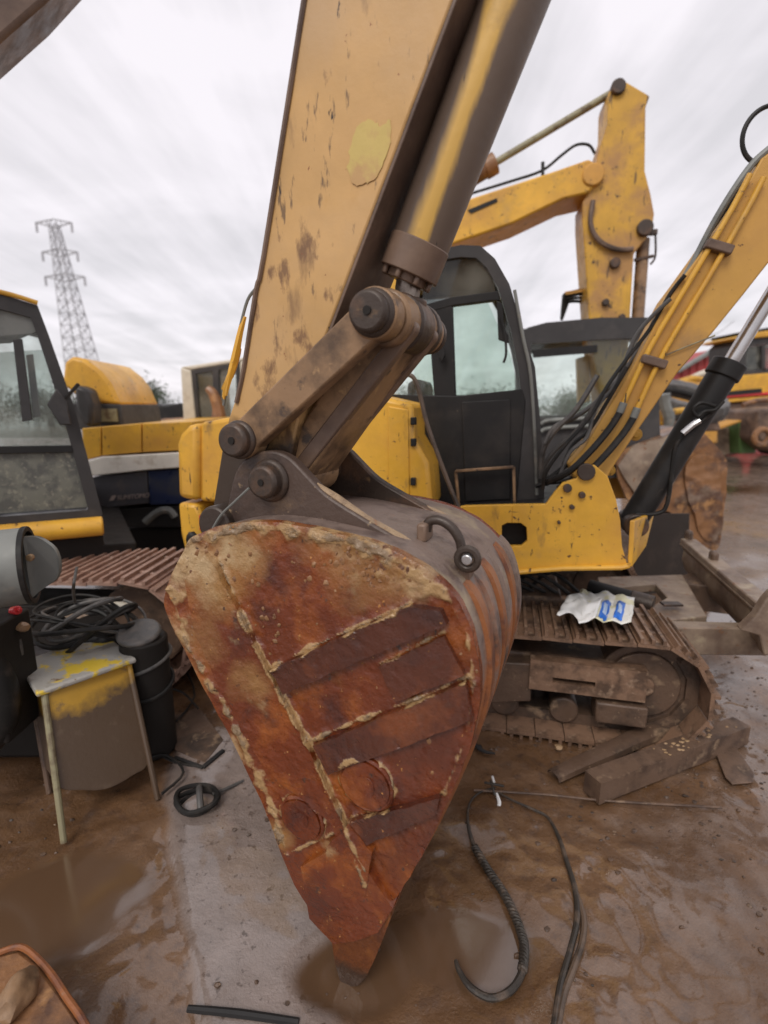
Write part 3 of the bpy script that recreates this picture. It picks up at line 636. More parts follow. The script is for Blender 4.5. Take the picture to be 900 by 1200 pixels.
    plate('reinforcing_bar', [(371, 869), (460, 832), (548, 795), (556, 838), (470, 872), (388, 902)], .019)
    plate('reinforcing_bar', [(411, 957), (517, 929), (514, 948), (427, 986)], .019)
    plate('corner_block', [(388, 985), (412, 958), (440, 992), (432, 1040), (405, 1045), (385, 1020)], .02, 'bucket')
    def seam(px, r, mat='weld', n=10):
        P = [FA.px(x, y, -.008) for x, y in px]; sp, _ = spline(P, 1, n); mb = MB()
        mb.tube([p+FA.n*random.uniform(-.004, .006) for p in sp], [r*random.uniform(.55, 1.25) for _ in sp], 7, smooth=False)
        mb.build('weld_bead', mat, bk, 0, rough=.003)
    for (x, y, r) in ((430, 917, .062), (355, 957, .056)):
        u, z = FA.uz(x, y, 0); m = MB(); m.disc(FA, u, z, r, -.013, .018); m.dense(.012, .002, 40, 4); o = m.build('wear_button', 'bucket', bk, 0)
        m = MB(); m.disc(FA, u, z, r*.42, -.015, .012); m.dense(.012, .0025, 40, 4); m.build('button_centre', 'bucket', bk, 0)
        q = [FA.P(u+r*1.06*math.cos(a), z+r*1.06*math.sin(a), -.003) for a in [i*.42 for i in range(15)]]
        m = MB(); m.tube(q, [.008*random.uniform(.6, 1.2) for _ in q], 7, closed=True); m.build('weld_bead', 'bucket', bk, 0, rough=.003)
    # mud lumps stuck to the plate
    m = MB()
    for i in range(260):
        x, y = random.choice(((random.uniform(215, 330), random.uniform(635, 760)), (random.gauss(450, 45), random.gauss(665, 14)), (random.uniform(205, 560), random.uniform(640, 1010)), (random.gauss(480, 30), random.gauss(655, 12))))
        u, z = FA.uz(x, y, 0)
        if not inpoly(x, y, out+left): continue
        r = random.choice((.002, .003, .004, .006)); m.blob(FA.P(u, z, .0), r, (1.2, .6, 1.4), 1, .7)
    o = m.build('mud_lumps', 'lump', bk, 0); o['kind'] = 'stuff'
    # ears
    ear = [(262, 622), (268, 590), (277, 553), (293, 534), (318, 528), (340, 536), (360, 556), (384, 580), (420, 603), (462, 628), (500, 662), (470, 672), (330, 640)]
    eu = [FA.uz(x, y, .09) for x, y in ear]
    eus = [(p.x, p.y) for p in spline([V((u, z, 0)) for u, z in eu[1:10]], 1, 3)[0]]; eu = [eu[0]]+eus+eu[10:]
    for w in (.085, .385): MB().fuz(FA, eu, w, .035).build('bucket_ear', 'grease' if w > .2 else 'ear', A, .006)
    m = MB(); m.disc(FA, KK[0], KK[1], .041, .045, .42); m.disc(FA, KK[0], KK[1], .054, .072, .02)
    o = m.build('bucket_pin', 'grease', A, .008); MB().disc(FA, KK[0], KK[1], .008, .042, .006, 12).build('grease_nipple', 'dark', o, 0)
    # crust along the crest of the near ear and the top of the shell
    m = MB()
    m.tube([FA.px(x, y, .10) for x, y in ((365, 565), (395, 585), (430, 607), (470, 632), (500, 655))], [.006, .010, .009, .012, .008], 7)
    m.build('mud_crest', 'mudcrust', A, 0, rough=.006)
    m = MB()
    m.tube([FA.px(x, y, .405) for x, y in ((490, 592), (515, 603), (540, 618), (565, 640))], [.008, .014, .012, .008], 7)
    m.build('mud_crest', 'mudcrust', A, 0, rough=.006)
    # lifting shackle
    pl = sorted((p.x, p.y) for p in prof)
    def shellw(x, y):
        for i in range(5, 120):
            w = i*.005; u, z = FA.uz(x, y, w)
            zt = max([a[1]+(b[1]-a[1])*(u-a[0])/(b[0]-a[0]+1e-9) for a, b in zip(prof[:-1], prof[1:]) if min(a[0], b[0]) <= u <= max(a[0], b[0])] or [-9])
            if z < zt: return w
        return .3
    w = min(shellw(500, 622), shellw(546, 656))-.03; lug = MB(); c0 = FA.px(546, 656, w-.02)
    lug.box(FA.px(498, 622, w), [FA.t*.012, V((0, 0, .022)), FA.n*.03]); lug.box(c0-V((0, 0, .02)), [FA.t*.014, V((0, 0, .025)), FA.n*.03])
    lg = lug.build('shackle_lug', 'brown', A, .006)
    MB().tube([FA.px(x, y, w) for x, y in ((500, 622), (503, 611), (516, 610), (530, 619), (539, 634), (541, 648))], .0115, 12).build('shackle_bow', 'grease', lg, 0)
    pn = FA.px(548, 655, w-.06); m = MB(); m.tube([pn+(FA.t*math.cos(a)+V((0, 0, 1))*math.sin(a))*.022 for a in [i*math.pi/6 for i in range(12)]], .009, 8, closed=True); m.build('shackle_eye', 'grease', lg, 0)
    MB().cyl(pn-FA.n*.012, pn+FA.n*.05, .0125, 16).build('shackle_pin', 'chrome', lg, .003)
bucket()
#================================================================== B: yellow mini digger with black cab
FB = Fr(G(640, 868), 13.5)
B = thing('mini_excavator', 'yellow mini excavator with black cab, brown steel track and dozer blade behind the bucket', 'excavator', FB.O)
def diggerB():
    fr = FB; uI, zI = fr.uz(757, 800, .12); R = .245
    tr = track(fr, uI-1.75, uI-.02, R, 0, .42, 39, 'track', B)
    track(fr, uI-1.75, uI-.02, R, 1.32, 1.74, 39, 'track', B)
    for w in (.10, 1.42):
        i = MB(); i.disc(fr, uI-.01, R+.02, R-.055, w+.04, .14, 36); i.disc(fr, uI-.01, R+.02, R-.09, w+.02, .18, 36); idl = i.build('idler_wheel', 'underbrown', B, .006)
        MB().disc(fr, uI-.01, R+.02, .045, w, .2).build('hub', 'track', idl, .006)
        f = MB(); f.fbox(fr, uI-1.7, uI-.12, .17, .36, w+.03, w+.26); fm = f.build('track_frame', 'underbrown', B, .012)
        sp = MB(); sp.disc(fr, uI-1.75, R+.02, R-.06, w+.05, .12, 30); sp.build('drive_sprocket', 'underbrown', B, .004)
        for k in range(5): MB().disc(fr, uI-1.42+k*.27, .10, .065, w, .24, 20).build('track_roller', 'underbrown', B, .008)
        for k in range(2): MB().disc(fr, uI-1.2+k*.55, .43, .04, w+.04, .2, 16).build('carrier_roller', 'underbrown', B, .006)
    # side guard with its slot
    g = MB(); a = fr.uz(622, 775, .02); b = fr.uz(757, 826, .02)
    u0, u1, z0, z1 = a[0], b[0], b[1], a[1]; s0 = fr.uz(648, 796, .02); s1 = fr.uz(698, 808, .02)
    g.fbox(fr, u0, s0[0], z0, z1, .035, .10); g.fbox(fr, s1[0], u1, z0, z1, .035, .10); g.fbox(fr, s0[0], s1[0], s0[1], z1, .036, .10); g.fbox(fr, s0[0], s1[0], z0, s1[1], .036, .10)
    g.build('idler_yoke', 'track', B, 0)
    MB().fbox(fr, s0[0], s1[0], z0+.01, z1-.01, .085, .095).build('slot_recess', 'dark', B, 0)
    a = fr.uz(700, 824, .02); b = fr.uz(758, 856, .02); MB().fbox(fr, a[0], b[0], b[1], a[1]-.004, .03, .16).build('roller_guard', 'underbrown', B, .008, rough=.004)
    MB().fpx(fr, [(575, 776), (622, 778), (622, 822), (575, 824)], .05, .08).build('side_plate', 'underbrown', B, .006)
    # chassis and slew ring
    c = MB(); c.fbox(fr, uI-1.35, uI-.35, .28, .55, .38, 1.36); c.build('chassis', 'underbrown', B, .01)
    u, z = fr.uz(600, 690, .87); MB().cyl(fr.P(uI-.9, .55, .87), fr.P(uI-.9, .72, .87), .40, 40).build('slew_ring', 'grease', B, .006)
    # upper body
    sk = [(505, 600), (545, 593), (640, 591), (650, 577), (660, 566), (676, 561), (684, 548), (697, 545), (712, 558), (722, 585), (727, 610), (729, 640), (735, 661), (728, 664), (660, 664), (600, 670), (505, 676)]
    hole = (602, 627)
    top = [p for p in sk[:13]]; 
    # panel made as pieces round the dark hand hole
    pl = MB(); h = [(588, 616), (594, 613), (610, 613), (617, 618), (618, 634), (611, 640), (594, 640), (588, 634)]
    pl.fpx(fr, [(505, 600), (545, 593), (600, 591.5), (600, 613), (594, 613), (588, 616), (588, 634), (594, 640), (600, 640), (600, 670), (505, 676)], .10, .03)
    pl.fpx(fr, [(600, 591.5), (640, 591), (650, 577), (660, 566), (676, 561), (684, 548), (697, 545), (712, 558), (722, 585), (727, 610), (729, 640), (735, 661), (728, 664), (660, 665), (600, 670), (600, 640), (611, 640), (618, 634), (617, 618), (610, 613), (600, 613)], .10, .03)
    pn = pl.build('side_skirt', 'yellow', B, .003)
    MB().tube([fr.px(x, y, .09) for x, y in ((505, 677), (600, 671), (660, 666), (728, 665), (736, 661))], .012, 8, sub=2).build('skirt_rim', 'yellow', pn, 0)
    MB().fpx(fr, [(582, 608), (624, 608), (624, 646), (582, 646)], .18, .01).build('hole_back', 'dark', B, 0)
    for x, y, r in ((687, 553, .036), (665, 572, .018), (682, 580, .014), (670, 594, .010), (655, 612, .007)):
        m = MB(); u, z = fr.uz(x, y, .09); m.disc(fr, u, z, r, .078, .03, 14); m.build('bolt', 'grease', pn, .003)
    fp = [(729, 640), (735, 664), (752, 628), (742, 600), (728, 612)]
    MB().prism([fr.px(*fp[1], .13), fr.px(738, 610, .13), fr.px(762, 600, .5), fr.px(752, 640, .5)], fr.t*.02).build('nose_plate', 'yellow', B, .004)
    MB().fpx(fr, [(520, 600), (640, 594), (700, 600), (728, 660), (520, 672)], .20, 1.2).build('deck_frame', 'black', B, .01)
    MB().fpx(fr, [(265, 600), (520, 600), (520, 672), (240, 650)], .20, 1.2).build('rear_frame', 'black', B, .01)
    # engine hood
    hd = [(395, 455), (449, 465), (484, 473), (485, 513), (502, 542), (506, 586), (506, 600), (395, 600)]
    hood = MB().fpx(fr, hd, .10, 1.3).build('engine_cover', 'yellow', B, .02)
    MB().fpx(fr, [(455, 476), (478, 480), (480, 588), (455, 590)], .092, .02).build('cover_panel', 'yellow', hood, .004)
    for y in (489, 514, 560): MB().fpx(fr, [(481, y), (487, y), (487, y+9), (481, y+9)], .085, .03).build('hinge', 'black', hood, .003)
    # counterweight
    cw = [(206, 520), (210, 508), (219, 499), (232, 495), (268, 489), (330, 486), (395, 484), (395, 600), (300, 592), (232, 588), (208, 584)]
    w1 = MB().fpx(fr, cw[:4]+[(232, 588), (208, 584)], .07, 1.4).build('counterweight', 'yellow', B, .03)
    MB().fpx(fr, [(234, 495), (268, 489), (395, 470), (395, 600), (300, 592), (234, 588)], .09, 1.3).build('rear_panel', 'yellow', B, .02)
    MB().fpx(fr, [(208, 589), (230, 591), (236, 606), (240, 630), (236, 655), (218, 655), (211, 625)], .08, 1.3).build('lower_counterweight', 'yellow', B, .02)
    MB().fpx(fr, [(233, 604), (242, 604), (243, 622), (234, 622)], .065, .02).build('tail_light', 'redplastic', B, .003)
    m = MB(); m.blob(fr.px(226, 632, .02), .035, (1, .5, 1.2)); m.build('rubber_buffer', 'rubber', B, 0)
    # cab
    NW, FW = .42, 1.30
    oc = [(450, 300), (500, 292), (520, 291), (540, 287), (563, 288), (580, 303), (597, 333), (613, 387), (627, 430), (633, 493), (637, 553), (638, 590)]
    O = [fr.uz(x, y, NW) for x, y in oc]
    cab = MB()
    ib = [(450, 312), (500, 306), (520, 304), (540, 301), (558, 302), (570, 313), (584, 338), (599, 389), (607, 430), (612, 470)]
    I = [fr.uz(x, y, NW) for x, y in ib]; I = [I[0]]+I[1:]
    for w in (NW, FW-.05):
        cab = MB()
        # rim between outer and inner line
        for k in range(len(I)-1):
            o0, o1 = O[k], O[k+1]
            cab.fuz(fr, [o0, o1, I[k+1], I[k]], w, .05)
        cab.fuz(fr, [O[9], O[10], O[11], fr.uz(605, 590, NW), I[9]], w, .05)
        if w == NW: cb = cab.build('cab', 'cabgrey', B, 0)
        else: cab.build('far_side_frame', 'cabgrey', cb, 0)
    rf = MB(); 
    for k in range(1, 6): 
        a, b = O[k], O[k+1]; rf.fuz(fr, [a, b, (b[0], b[1]-.03), (a[0], a[1]-.03)], NW+.05, FW-NW-.10)
    rf.fuz(fr, [O[0], O[1], (O[1][0], O[1][1]-.03), (O[0][0], O[0][1]-.03)], NW+.05, FW-NW-.1)
    rf.build('cab_roof', 'cabgrey', cb, 0)
    fg = MB()
    for k in range(5, 9):
        a, b = O[k], O[k+1]; fg.fuz(fr, [(a[0]-.02, a[1]), (b[0]-.02, b[1]), (b[0]-.026, b[1]), (a[0]-.026, a[1])], NW+.06, FW-NW-.12)
    fg.build('windscreen', 'glass', cb, 0)
    def pane(nm, px, w, mat='glass'): return MB().fpx(fr, px, w, .006).build(nm, mat, cb, 0)
    # near side: upper smoked band, windows, door panel
    pane('upper_pane', [(497, 306), (520, 304), (540, 301), (558, 302), (570, 313), (577, 326), (581, 345), (530, 352), (495, 362)], NW+.02, 'glassgrey')
    MB().fpx(fr, [(494, 358), (530, 348), (583, 341), (586, 352), (577, 352), (530, 358), (495, 368)], NW-.004, .05).build('window_rail', 'black', cb, .003)
    pane('window_pane', [(524, 357), (588, 350), (607, 430), (611, 462), (528, 466)], NW+.02)
    pane('window_pane', [(448, 372), (510, 362), (513, 466), (448, 466)], NW+.02)
    MB().fpx(fr, [(501, 362), (530, 357), (534, 468), (509, 468)], NW-.002, .05).build('door_pillar', 'black', cb, .004)
    MB().fpx(fr, [(452, 462), (536, 464), (612, 456), (616, 470), (605, 592), (486, 594), (486, 505), (480, 480), (452, 474)], NW-.006, .04).build('door', 'black', cb, .004)
    MB().fpx(fr, [(541, 471), (598, 468), (598, 585), (545, 588)], NW-.016, .012).build('door_panel', 'black', cb, .004)
    # far side pillars and interior
    m = MB(); U = lambda x, y: fr.uz(x, y, NW)
    m.fuz(fr, [U(440, 462), U(615, 456), U(635, 590), U(440, 590)], FW-.04, .03)
    m.build('far_side_frame', 'black', cb, 0)
    pane('window_pane', [(505, 306), (556, 304), (600, 345), (625, 462), (505, 468)], FW-.03) if 0 else None
    MB().fuz(fr, [U(450, 310), U(560, 305), U(600, 400), U(612, 460), U(450, 463)], FW-.02, .005).build('window_pane', 'glass', cb, 0)
    st = MB(); a = U(470, 520); b = U(530, 480); st.fuz(fr, [U(478, 520), U(545, 515), U(545, 545), U(478, 545)], NW+.2, .45); st.fuz(fr, [U(466, 445), U(486, 440), U(496, 525), U(470, 528)], NW+.22, .4)
    st.build('seat', 'rubber', cb, .03)
    m = MB(); m.tube([fr.px(x, y, NW-.03) for x, y in ((587, 372), (592, 395), (593, 415), (590, 425))], .006, 6); m.build('door_handle', 'black', cb, 0)
    m = MB(); m.fpx(fr, [(582, 352), (589, 356), (590, 385), (596, 392), (596, 402), (584, 398)], NW-.02, .02); m.build('hinge', 'black', cb, .003)
    m = MB(); m.tube([fr.px(x, y, NW-.03) for x, y in ((603, 340), (613, 395), (622, 440), (627, 520), (629, 580))], .008, 8); m.build('grab_rail', 'greymetal', cb, 0)
    m = MB(); m.fpx(fr, [(512, 412), (516, 404), (522, 414), (518, 424)], NW-.05, .02); m.build('latch', 'black', cb, .002)
    # rusty step bracket
    m = MB(); P = [fr.px(x, y, .36) for x, y in ((538, 592), (534, 552), (602, 547), (603, 592))]
    for k in range(3): m.bar(P[k], P[k+1], .014, .014, fr.n)
    m.bar(fr.px(534, 552, .36), fr.px(602, 547, .36), .03, .012, V((0, 0, 1))); m.build('step_bracket', 'linkmat', B, .002)
    # brown hose hanging in front of the hood
    m = MB(); hosepx(m, fr, ((462, 446), (470, 440), (483, 441), (491, 458), (499, 492), (512, 530), (528, 572), (545, 614)), .02, .0095); m.build('hanging_hose', 'strap', B, 0)
    # boom
    bw = .22
    bl = [(667, 545), (685, 524), (738, 437), (785, 346), (830, 285), (872, 222), (893, 185), (915, 168), (1000, 110), (1090, 90), (1090, 170), (1010, 215), (940, 270), (900, 309), (838, 387), (794, 437), (751, 499), (718, 548), (705, 572), (680, 580)]
    bo = MB().fpx(fr, bl, bw, .20).dense(.08, .0015, 6, 5).build('boom', 'boom', B, .006)
    MB().fpx(fr, [(1040, 110), (1100, 100), (1110, 180), (1190, 420), (1160, 430), (1060, 190)], bw+.03, .14).build('boom_arm', 'yellow', B, .01)
    # two steel pipes down the flank with clamps
    for a, b, c, e in (((857, 246), (815, 318), (762, 407), (731, 472)), ((873, 250), (832, 322), (779, 411), (747, 478))):
        m = MB(); m.tube([fr.px(*q, bw-.022) for q in ((a[0]+22, a[1]-42), a, b, c, e)], .0105, 10); m.build('pipe', 'yellow', bo, 0)
        m = MB(); m.tube([fr.px(*q, bw-.022) for q in (e, (e[0]-5, e[1]+12))], .016, 10, smooth=False); m.build('hose_fitting', 'greymetal', bo, .002)
        m = MB(); m.tube([fr.px(x, y, q) for (x, y), q in zip(((e[0]-5, e[1]+12), (e[0]-18, e[1]+32), (e[0]-42, e[1]+60), (e[0]-66, e[1]+82), (e[0]-92, e[1]+94)), (bw-.022, bw-.04, bw-.08, bw-.08, bw))], .015, 8); m.build('hose', 'rubber', bo, 0)
    for x, y in ((842, 290), (766, 424)):
        m = MB(); p = fr.px(x, y, bw-.02); d = (fr.px(x+17, y+5, bw-.02)-p).normalized(); m.box(p, [d*.05, d.cross(fr.n)*.018, fr.n*.022]); m.build('pipe_clamp', 'rustbrown' if 'rustbrown' in MT else 'brown', bo, .006)
    # hoses on the back of the boom
    rail = ((905, 172), (885, 190), (862, 222), (838, 262), (812, 312), (800, 330))
    for k, (r, mt) in enumerate(((.013, 'greymetal'), (.010, 'rubber'), (.011, 'rubbergrey'))):
        m = MB(); m.tube([fr.px(x-3+k*5, y+2+k*3, bw+.02+.05*k) for x, y in rail], r, 8); m.build('rail_hose', mt, bo, 0)
    paths = [((803, 322), (785, 345), (762, 385), (735, 420), (712, 452), (690, 490), (662, 522), (640, 553), (636, 573)),
             ((800, 332), (778, 355), (757, 395), (728, 440), (706, 462), (680, 500), (650, 528), (638, 548), (645, 562)),
             ((792, 342), (768, 385), (745, 425), (715, 470), (700, 500), (668, 540), (650, 556), (634, 566)),
             ((786, 350), (760, 375), (742, 400), (722, 450), (698, 478), (688, 512), (668, 530), (655, 560)),
             ((742, 482), (715, 520), (690, 545), (668, 562), (640, 566), (628, 570)),
             ((700, 440), (675, 480), (650, 505), (636, 530), (634, 560)),
             ((735, 430), (712, 470), (690, 505), (672, 520), (660, 545)),
             ((725, 440), (700, 470), (672, 490), (650, 500), (638, 520))]
    for k, p in enumerate(paths):
        m = MB(); n = len(p); m.tube([fr.px(x, y, bw+.10+.03*math.sin(k*2+i*.8)-(.12 if k % 3 == 0 else 0)) for i, (x, y) in enumerate(p)], .0085+.002*(k % 3), 8); m.build('hose', ('rubber', 'rubbergrey')[k % 2], bo, 0)
    m = MB(); c = fr.px(900, 158, bw+.05); m.tube([c+(fr.t*math.cos(a)+V((0, 0, 1))*math.sin(a)*1.15)*.085 for a in [x*.35-2.1 for x in range(-9, 10)]], .009, 8); m.build('hose_loop', 'rubber', bo, 0)
    m = MB(); m.tube([fr.px(x, y, bw-.012) for x, y in ((776, 418), (800, 408), (838, 393))], .003, 5); m.build('thin_wire', 'olive', bo, 0)
    # boom ram
    a = fr.px(741, 612, .42); b = fr.px(848, 437, .42); d = (b-a).normalized()
    ram = MB().cyl(a, b, .062, 28).build('boom_cylinder', 'black', B, .006)
    m = MB(); m.cyl(b-d*.02, b+d*.05, .072, 28); m.build('cylinder_gland', 'black', ram, .006)
    m = MB(); m.cyl(b, b+d*.9, .030, 20); m.build('piston_rod', 'chrome', ram, 0)
    m = MB(); m.cyl(a-fr.n*.09, a+fr.n*.09, .055); m.build('cylinder_eye', 'grease', ram, .006)
    m = MB(); hosepx(m, fr, ((848, 470), (838, 480), (826, 482), (818, 488), (812, 480), (822, 472), (838, 476)), .33, .008); hosepx(m, fr, ((838, 480), (815, 500), (800, 512), (790, 530), (782, 590), (768, 602), (745, 602)), .36, .010)
    m.build('ram_hose', 'rubber', ram, 0)
    m = MB(); m.tube([fr.px(x, y, .33) for x, y in ((800, 508), (812, 498), (820, 493))], .014, 8); m.build('hose_fitting', 'chrome', ram, 0)
    for x, y, r in ((744, 509, .030), (714, 551, .026)):
        u, z = fr.uz(x, y, .46); m = MB(); m.disc(fr, u, z, r, .44, .1, 20); m.disc(fr, u, z, r*.5, .425, .03, 14); m.build('boss', 'yellow_spot', B, .004)
    # blade frame
    z1 = .46; z0 = .30
    na = [G(773, 728, z1), G(878, 738, z1), G(900, 742, z1)]
    m = MB(); p0 = G(745, 740, z1); p1 = G(905, 752, z1); d = (p1-p0).normalized(); q = V((d.y, -d.x, 0)).normalized()
    m.prism([G(740, 726, z1), G(905, 730, z1), G(905, 737, z1), G(740, 735, z1)], V((0, 0, -.14))); arm1 = m.build('blade_arm', 'blade', B, .006)
    m = MB(); m.prism([G(700, 676, z1), G(800, 673, z1), G(829, 722, z1), G(772, 728, z1), G(760, 712, z1), G(782, 700, z1), G(768, 684, z1), G(704, 690, z1)], V((0, 0, -.05))); m.build('blade_gusset', 'blade', B, .006)
    m = MB(); m.prism([G(800, 673, z1+.003), G(845, 668, z1+.003), G(860, 690, z1+.003), G(806, 684, z1+.003)], V((0, 0, -.16))); m.build('blade_arm', 'underbrown', B, .006)
    # the dozer blade itself, running away from us
    zt = .60; near = G(908, 722, zt); far = G(806, 636, zt); bd = (far-near); bd.z = 0; bn = bd.normalized(); out = V((bn.y, -bn.x, 0))
    m = MB(); prof = [(0, 0), (.035, -.01), (.02, -.10), (.01, -.22), (.03, -.36), (.075, -.47), (.06, -.48), (.0, -.37), (-.025, -.22), (-.02, -.10), (-.05, -.02), (-.045, 0)]
    m.prism([near-bn*.1+out*a+V((0, 0, c)) for a, c in [(a, c*.5) for a, c in prof]], bd+bn*.1); bl = m.build('blade', 'blade', B, .004)
    m = MB(); m.bar(near-bn*.1+V((0, 0, .012)), far+V((0, 0, .012)), .095, .035); m.build('blade_top_bar', 'blade', bl, .008)
    m = MB(); m.fpx(fr, [(868, 739), (886, 722), (897, 704), (906, 694), (915, 694), (915, 768), (895, 768), (890, 745)], -.02, .05); m.build('blade_end_plate', 'blade', bl, .006)
    c = far-bn*.55; 
    for s in (far+V((0, 0, .06)), near+bd*.62+V((0, 0, .05))): m = MB(); m.box(s-V((0, 0, .02)), [out*.02, bn*.035, V((0, 0, .045))]); m.build('blade_lug', 'underbrown', bl, .015)
    m = MB(); a = G(690, 688, .5); b = G(775, 712, .47); m.cyl(a, a+(b-a)*.85, .045, 24); m.build('blade_cylinder', 'black', B, .004)
    m = MB(); m.cyl(a+(b-a)*.6, a+(b-a)*.9, .05, 24); m.bar(b+V((0, 0, .02)), b+V((.10, 0, .02)), .05, .012); m.bar(b-V((0, 0, .03)), b+V((.12, 0, -.03)), .05, .012); m.build('cylinder_clevis', 'grease', B, .004)
    m = MB()
    for k in range(6): m.tube([fr.P(uI-1.1+k*.12, .58+.03*math.sin(k), .30+.04*k), fr.P(uI-.8+k*.08, .64, .36+.03*k), fr.P(uI-.55+k*.06, .55, .45)], .010, 6)
    m.build('belly_hoses', 'rubber', B, 0)
diggerB()
#================================================================== C: tall yellow digger behind
FC = Fr(G(800, 646), 10)
C_ = thing('tall_excavator', 'tall yellow excavator folded up behind the mini digger, its stick upright and hoses looped', 'excavator', FC.O)
def diggerC():
    fr = FC
    stp = [(720, 92), (735, 96), (762, 112), (757, 125), (756, 200), (763, 228), (767, 250), (765, 266), (757, 280), (743, 297), (737, 400), (735, 470), (750, 505), (730, 525), (705, 480), (692, 400), (683, 260), (683, 236), (698, 210), (700, 182), (712, 145), (713, 110)]
    st = MB().fpx(fr, stp, .1, .42).build('stick', 'yellow_spot', C_, .015)
    bm_ = [(527, 287), (480, 300), (380, 380), (340, 500), (400, 520), (450, 420), (500, 320)]
    bp = [(690, 186), (697, 190), (699, 215), (690, 226), (660, 233), (600, 262), (530, 286), (470, 330), (440, 420), (430, 560), (360, 560), (370, 420), (420, 300), (500, 250), (552, 232), (650, 200)]
    bo = MB().fpx(fr, bp, .06, .50).build('boom', 'yellow', C_, .02)
    a = fr.px(570, 197, .3); b = fr.px(722, 106, .3); MB().cyl(a, b, .034, 20).build('piston_rod', 'olive', C_, 0)
    d = (a-b).normalized(); m = MB(); m.cyl(a-d*.05, a+d*1.9, .09, 24); m.cyl(a-d*.10, a+d*.02, .105, 24); m.build('stick_cylinder', 'rustorange', C_, .008)
    m = MB(); m.disc(fr, *fr.uz(724, 103, .1), .065, .06, .5, 24); m.build('pivot_pin', 'grease', C_, .01)
    m = MB(); m.disc(fr, *fr.uz(694, 207, .1), .10, .04, .5, 28); m.build('boom_joint', 'yellow_dusty', C_, .012)
    for x, y, r in ((720, 309, .05), (709, 355, .035), (722, 390, .05), (755, 268, .075), (728, 372, .03)):
        m = MB(); m.disc(fr, *fr.uz(x, y, .1), r, .05, .08, 16); m.build('bolt_boss', 'grease', st, .01)
    m = MB(); hosepx(m, fr, ((695, 235), (692, 262), (702, 282), (722, 292), (742, 292)), .06, .025); m.build('hose', 'brown', C_, 0)
    m = MB(); hosepx(m, fr, ((548, 228), (600, 212), (635, 200), (658, 182), (675, 170), (690, 170), (697, 180)), .2, .014); m.build('hose', 'rubber', C_, 0)
    m = MB(); m.bar(fr.px(636, 190, .2), fr.px(636, 206, .2), .03, .03); m.build('hose_clip', 'black', C_, 0)
    m = MB(); m.fpx(fr, [(548, 246), (582, 232), (583, 236), (552, 250)], .05, .01); m.build('scuff_mark', 'black', bo, 0)
    # bucket ram behind the stick
    a = fr.px(754, 280, .25); b = fr.px(744, 420, .25); m = MB(); m.cyl(a, b, .06, 20); m.build('bucket_cylinder', 'linkmat', C_, .006)
    m = MB(); m.bar(fr.px(740, 275, .2), fr.px(770, 272, .2), .05, .05); m.bar(fr.px(743, 305, .2), fr.px(766, 300, .2), .03, .03); m.tube([fr.px(x, y, .2) for x, y in ((768, 272), (768, 300), (762, 310))], .012, 6); m.build('cylinder_bracket', 'grease', C_, .006)
    # cab
    NW = -.2; U = lambda x, y: fr.uz(x, y, NW); cb = MB()
    rim_o = [(612, 392), (618, 384), (640, 378), (705, 372), (770, 372), (775, 560), (614, 560)]; rim_i = [(622, 404), (624, 402), (640, 402), (700, 398), (755, 396), (757, 486), (628, 490)]
    for w in (NW, NW+1.0):
        for k in range(7):
            o0, o1 = rim_o[k], rim_o[(k+1) % 7]; i0, i1 = rim_i[k], rim_i[(k+1) % 7]
            cb.fuz(fr, [U(*o0), U(*o1), U(*i1), U(*i0)], w, .06)
    cab = cb.build('cab', 'cabgrey', C_, 0)
    z1 = U(618, 383)[1]; a = U(614, 384); b = U(772, 372); MB().fbox(fr, a[0], b[0], a[1]-.06, a[1]-.0, NW+.06, NW+1.0).build('cab_roof', 'cabgrey', cab, .01)
    MB().fbox(fr, a[0]+.02, b[0]-.02, .95, U(620, 492)[1], NW+.06, NW+1.0).build('cab_floor', 'black', cab, .01)
    MB().fpx(fr, rim_i, NW+.03, .006).build('window_pane', 'glass', cab, 0)
    MB().fpx(fr, [(624, 410), (700, 404), (700, 413), (625, 419)], NW-.004, .03).build('window_rail', 'black', cab, 0)
    MB().fpx(fr, [(676, 420), (690, 416), (692, 470), (678, 474)], NW+.5, .1).build('seat_back', 'yellow', cab, .01)
    for y in (497, 506): m = MB(); hosepx(m, fr, ((634, y), (642, y-4), (672, y-6), (690, y-7)), NW-.04, .02); m.build('grab_rail', 'greymetal', cab, 0)
    m = MB()
    for k in range(4): hosepx(m, fr, ((658, 375), (660+k*2, 352), (662, 345+k*3), (676, 341+k*4), (690, 338+k*6)), .3+.05*k, .016)
    m.build('roof_hoses', 'rubber', C_, 0)
    MB().bar(fr.px(662, 344, .3), fr.px(690, 339, .3), .03, .03).build('roof_rail', 'yellow_dusty', C_, 0)
    # house, tracks (mostly hidden)
    MB().fpx(fr, [(330, 500), (775, 520), (780, 585), (330, 590)], 0, 2.3).build('deck', 'yellow_dusty', C_, .05)
    MB().fpx(fr, [(290, 470), (560, 470), (560, 560), (290, 570)], .1, 2.2).build('engine_house', 'yellow_dusty', C_, .08)
    u = fr.uz(700, 640, 0)[0]; track(fr, u-3.2, u-.4, .40, .0, .5, 46, 'track', C_)
    # bucket: rusty, on the ground
    bw = -.35
    o_ = [(722, 545), (738, 527), (800, 505), (822, 506), (846, 530), (852, 560), (848, 610), (840, 644), (815, 632), (785, 600), (760, 600), (735, 585)]
    
    def sm(L, k=4): return [(p.x, p.y) for p in spline([V((x, y, 0)) for x, y in L], 1, k, True)[0]]
    bk = MB().fpx(fr, sm(o_), bw, .05).dense(.05, .018, 5, 5).build('bucket_side', 'rustorange', C_, 0)
    MB().fuz(fr, [fr.uz(x, y, bw) for x, y in o_], bw+.85, .05).build('bucket_side', 'rustorange', C_, .02)
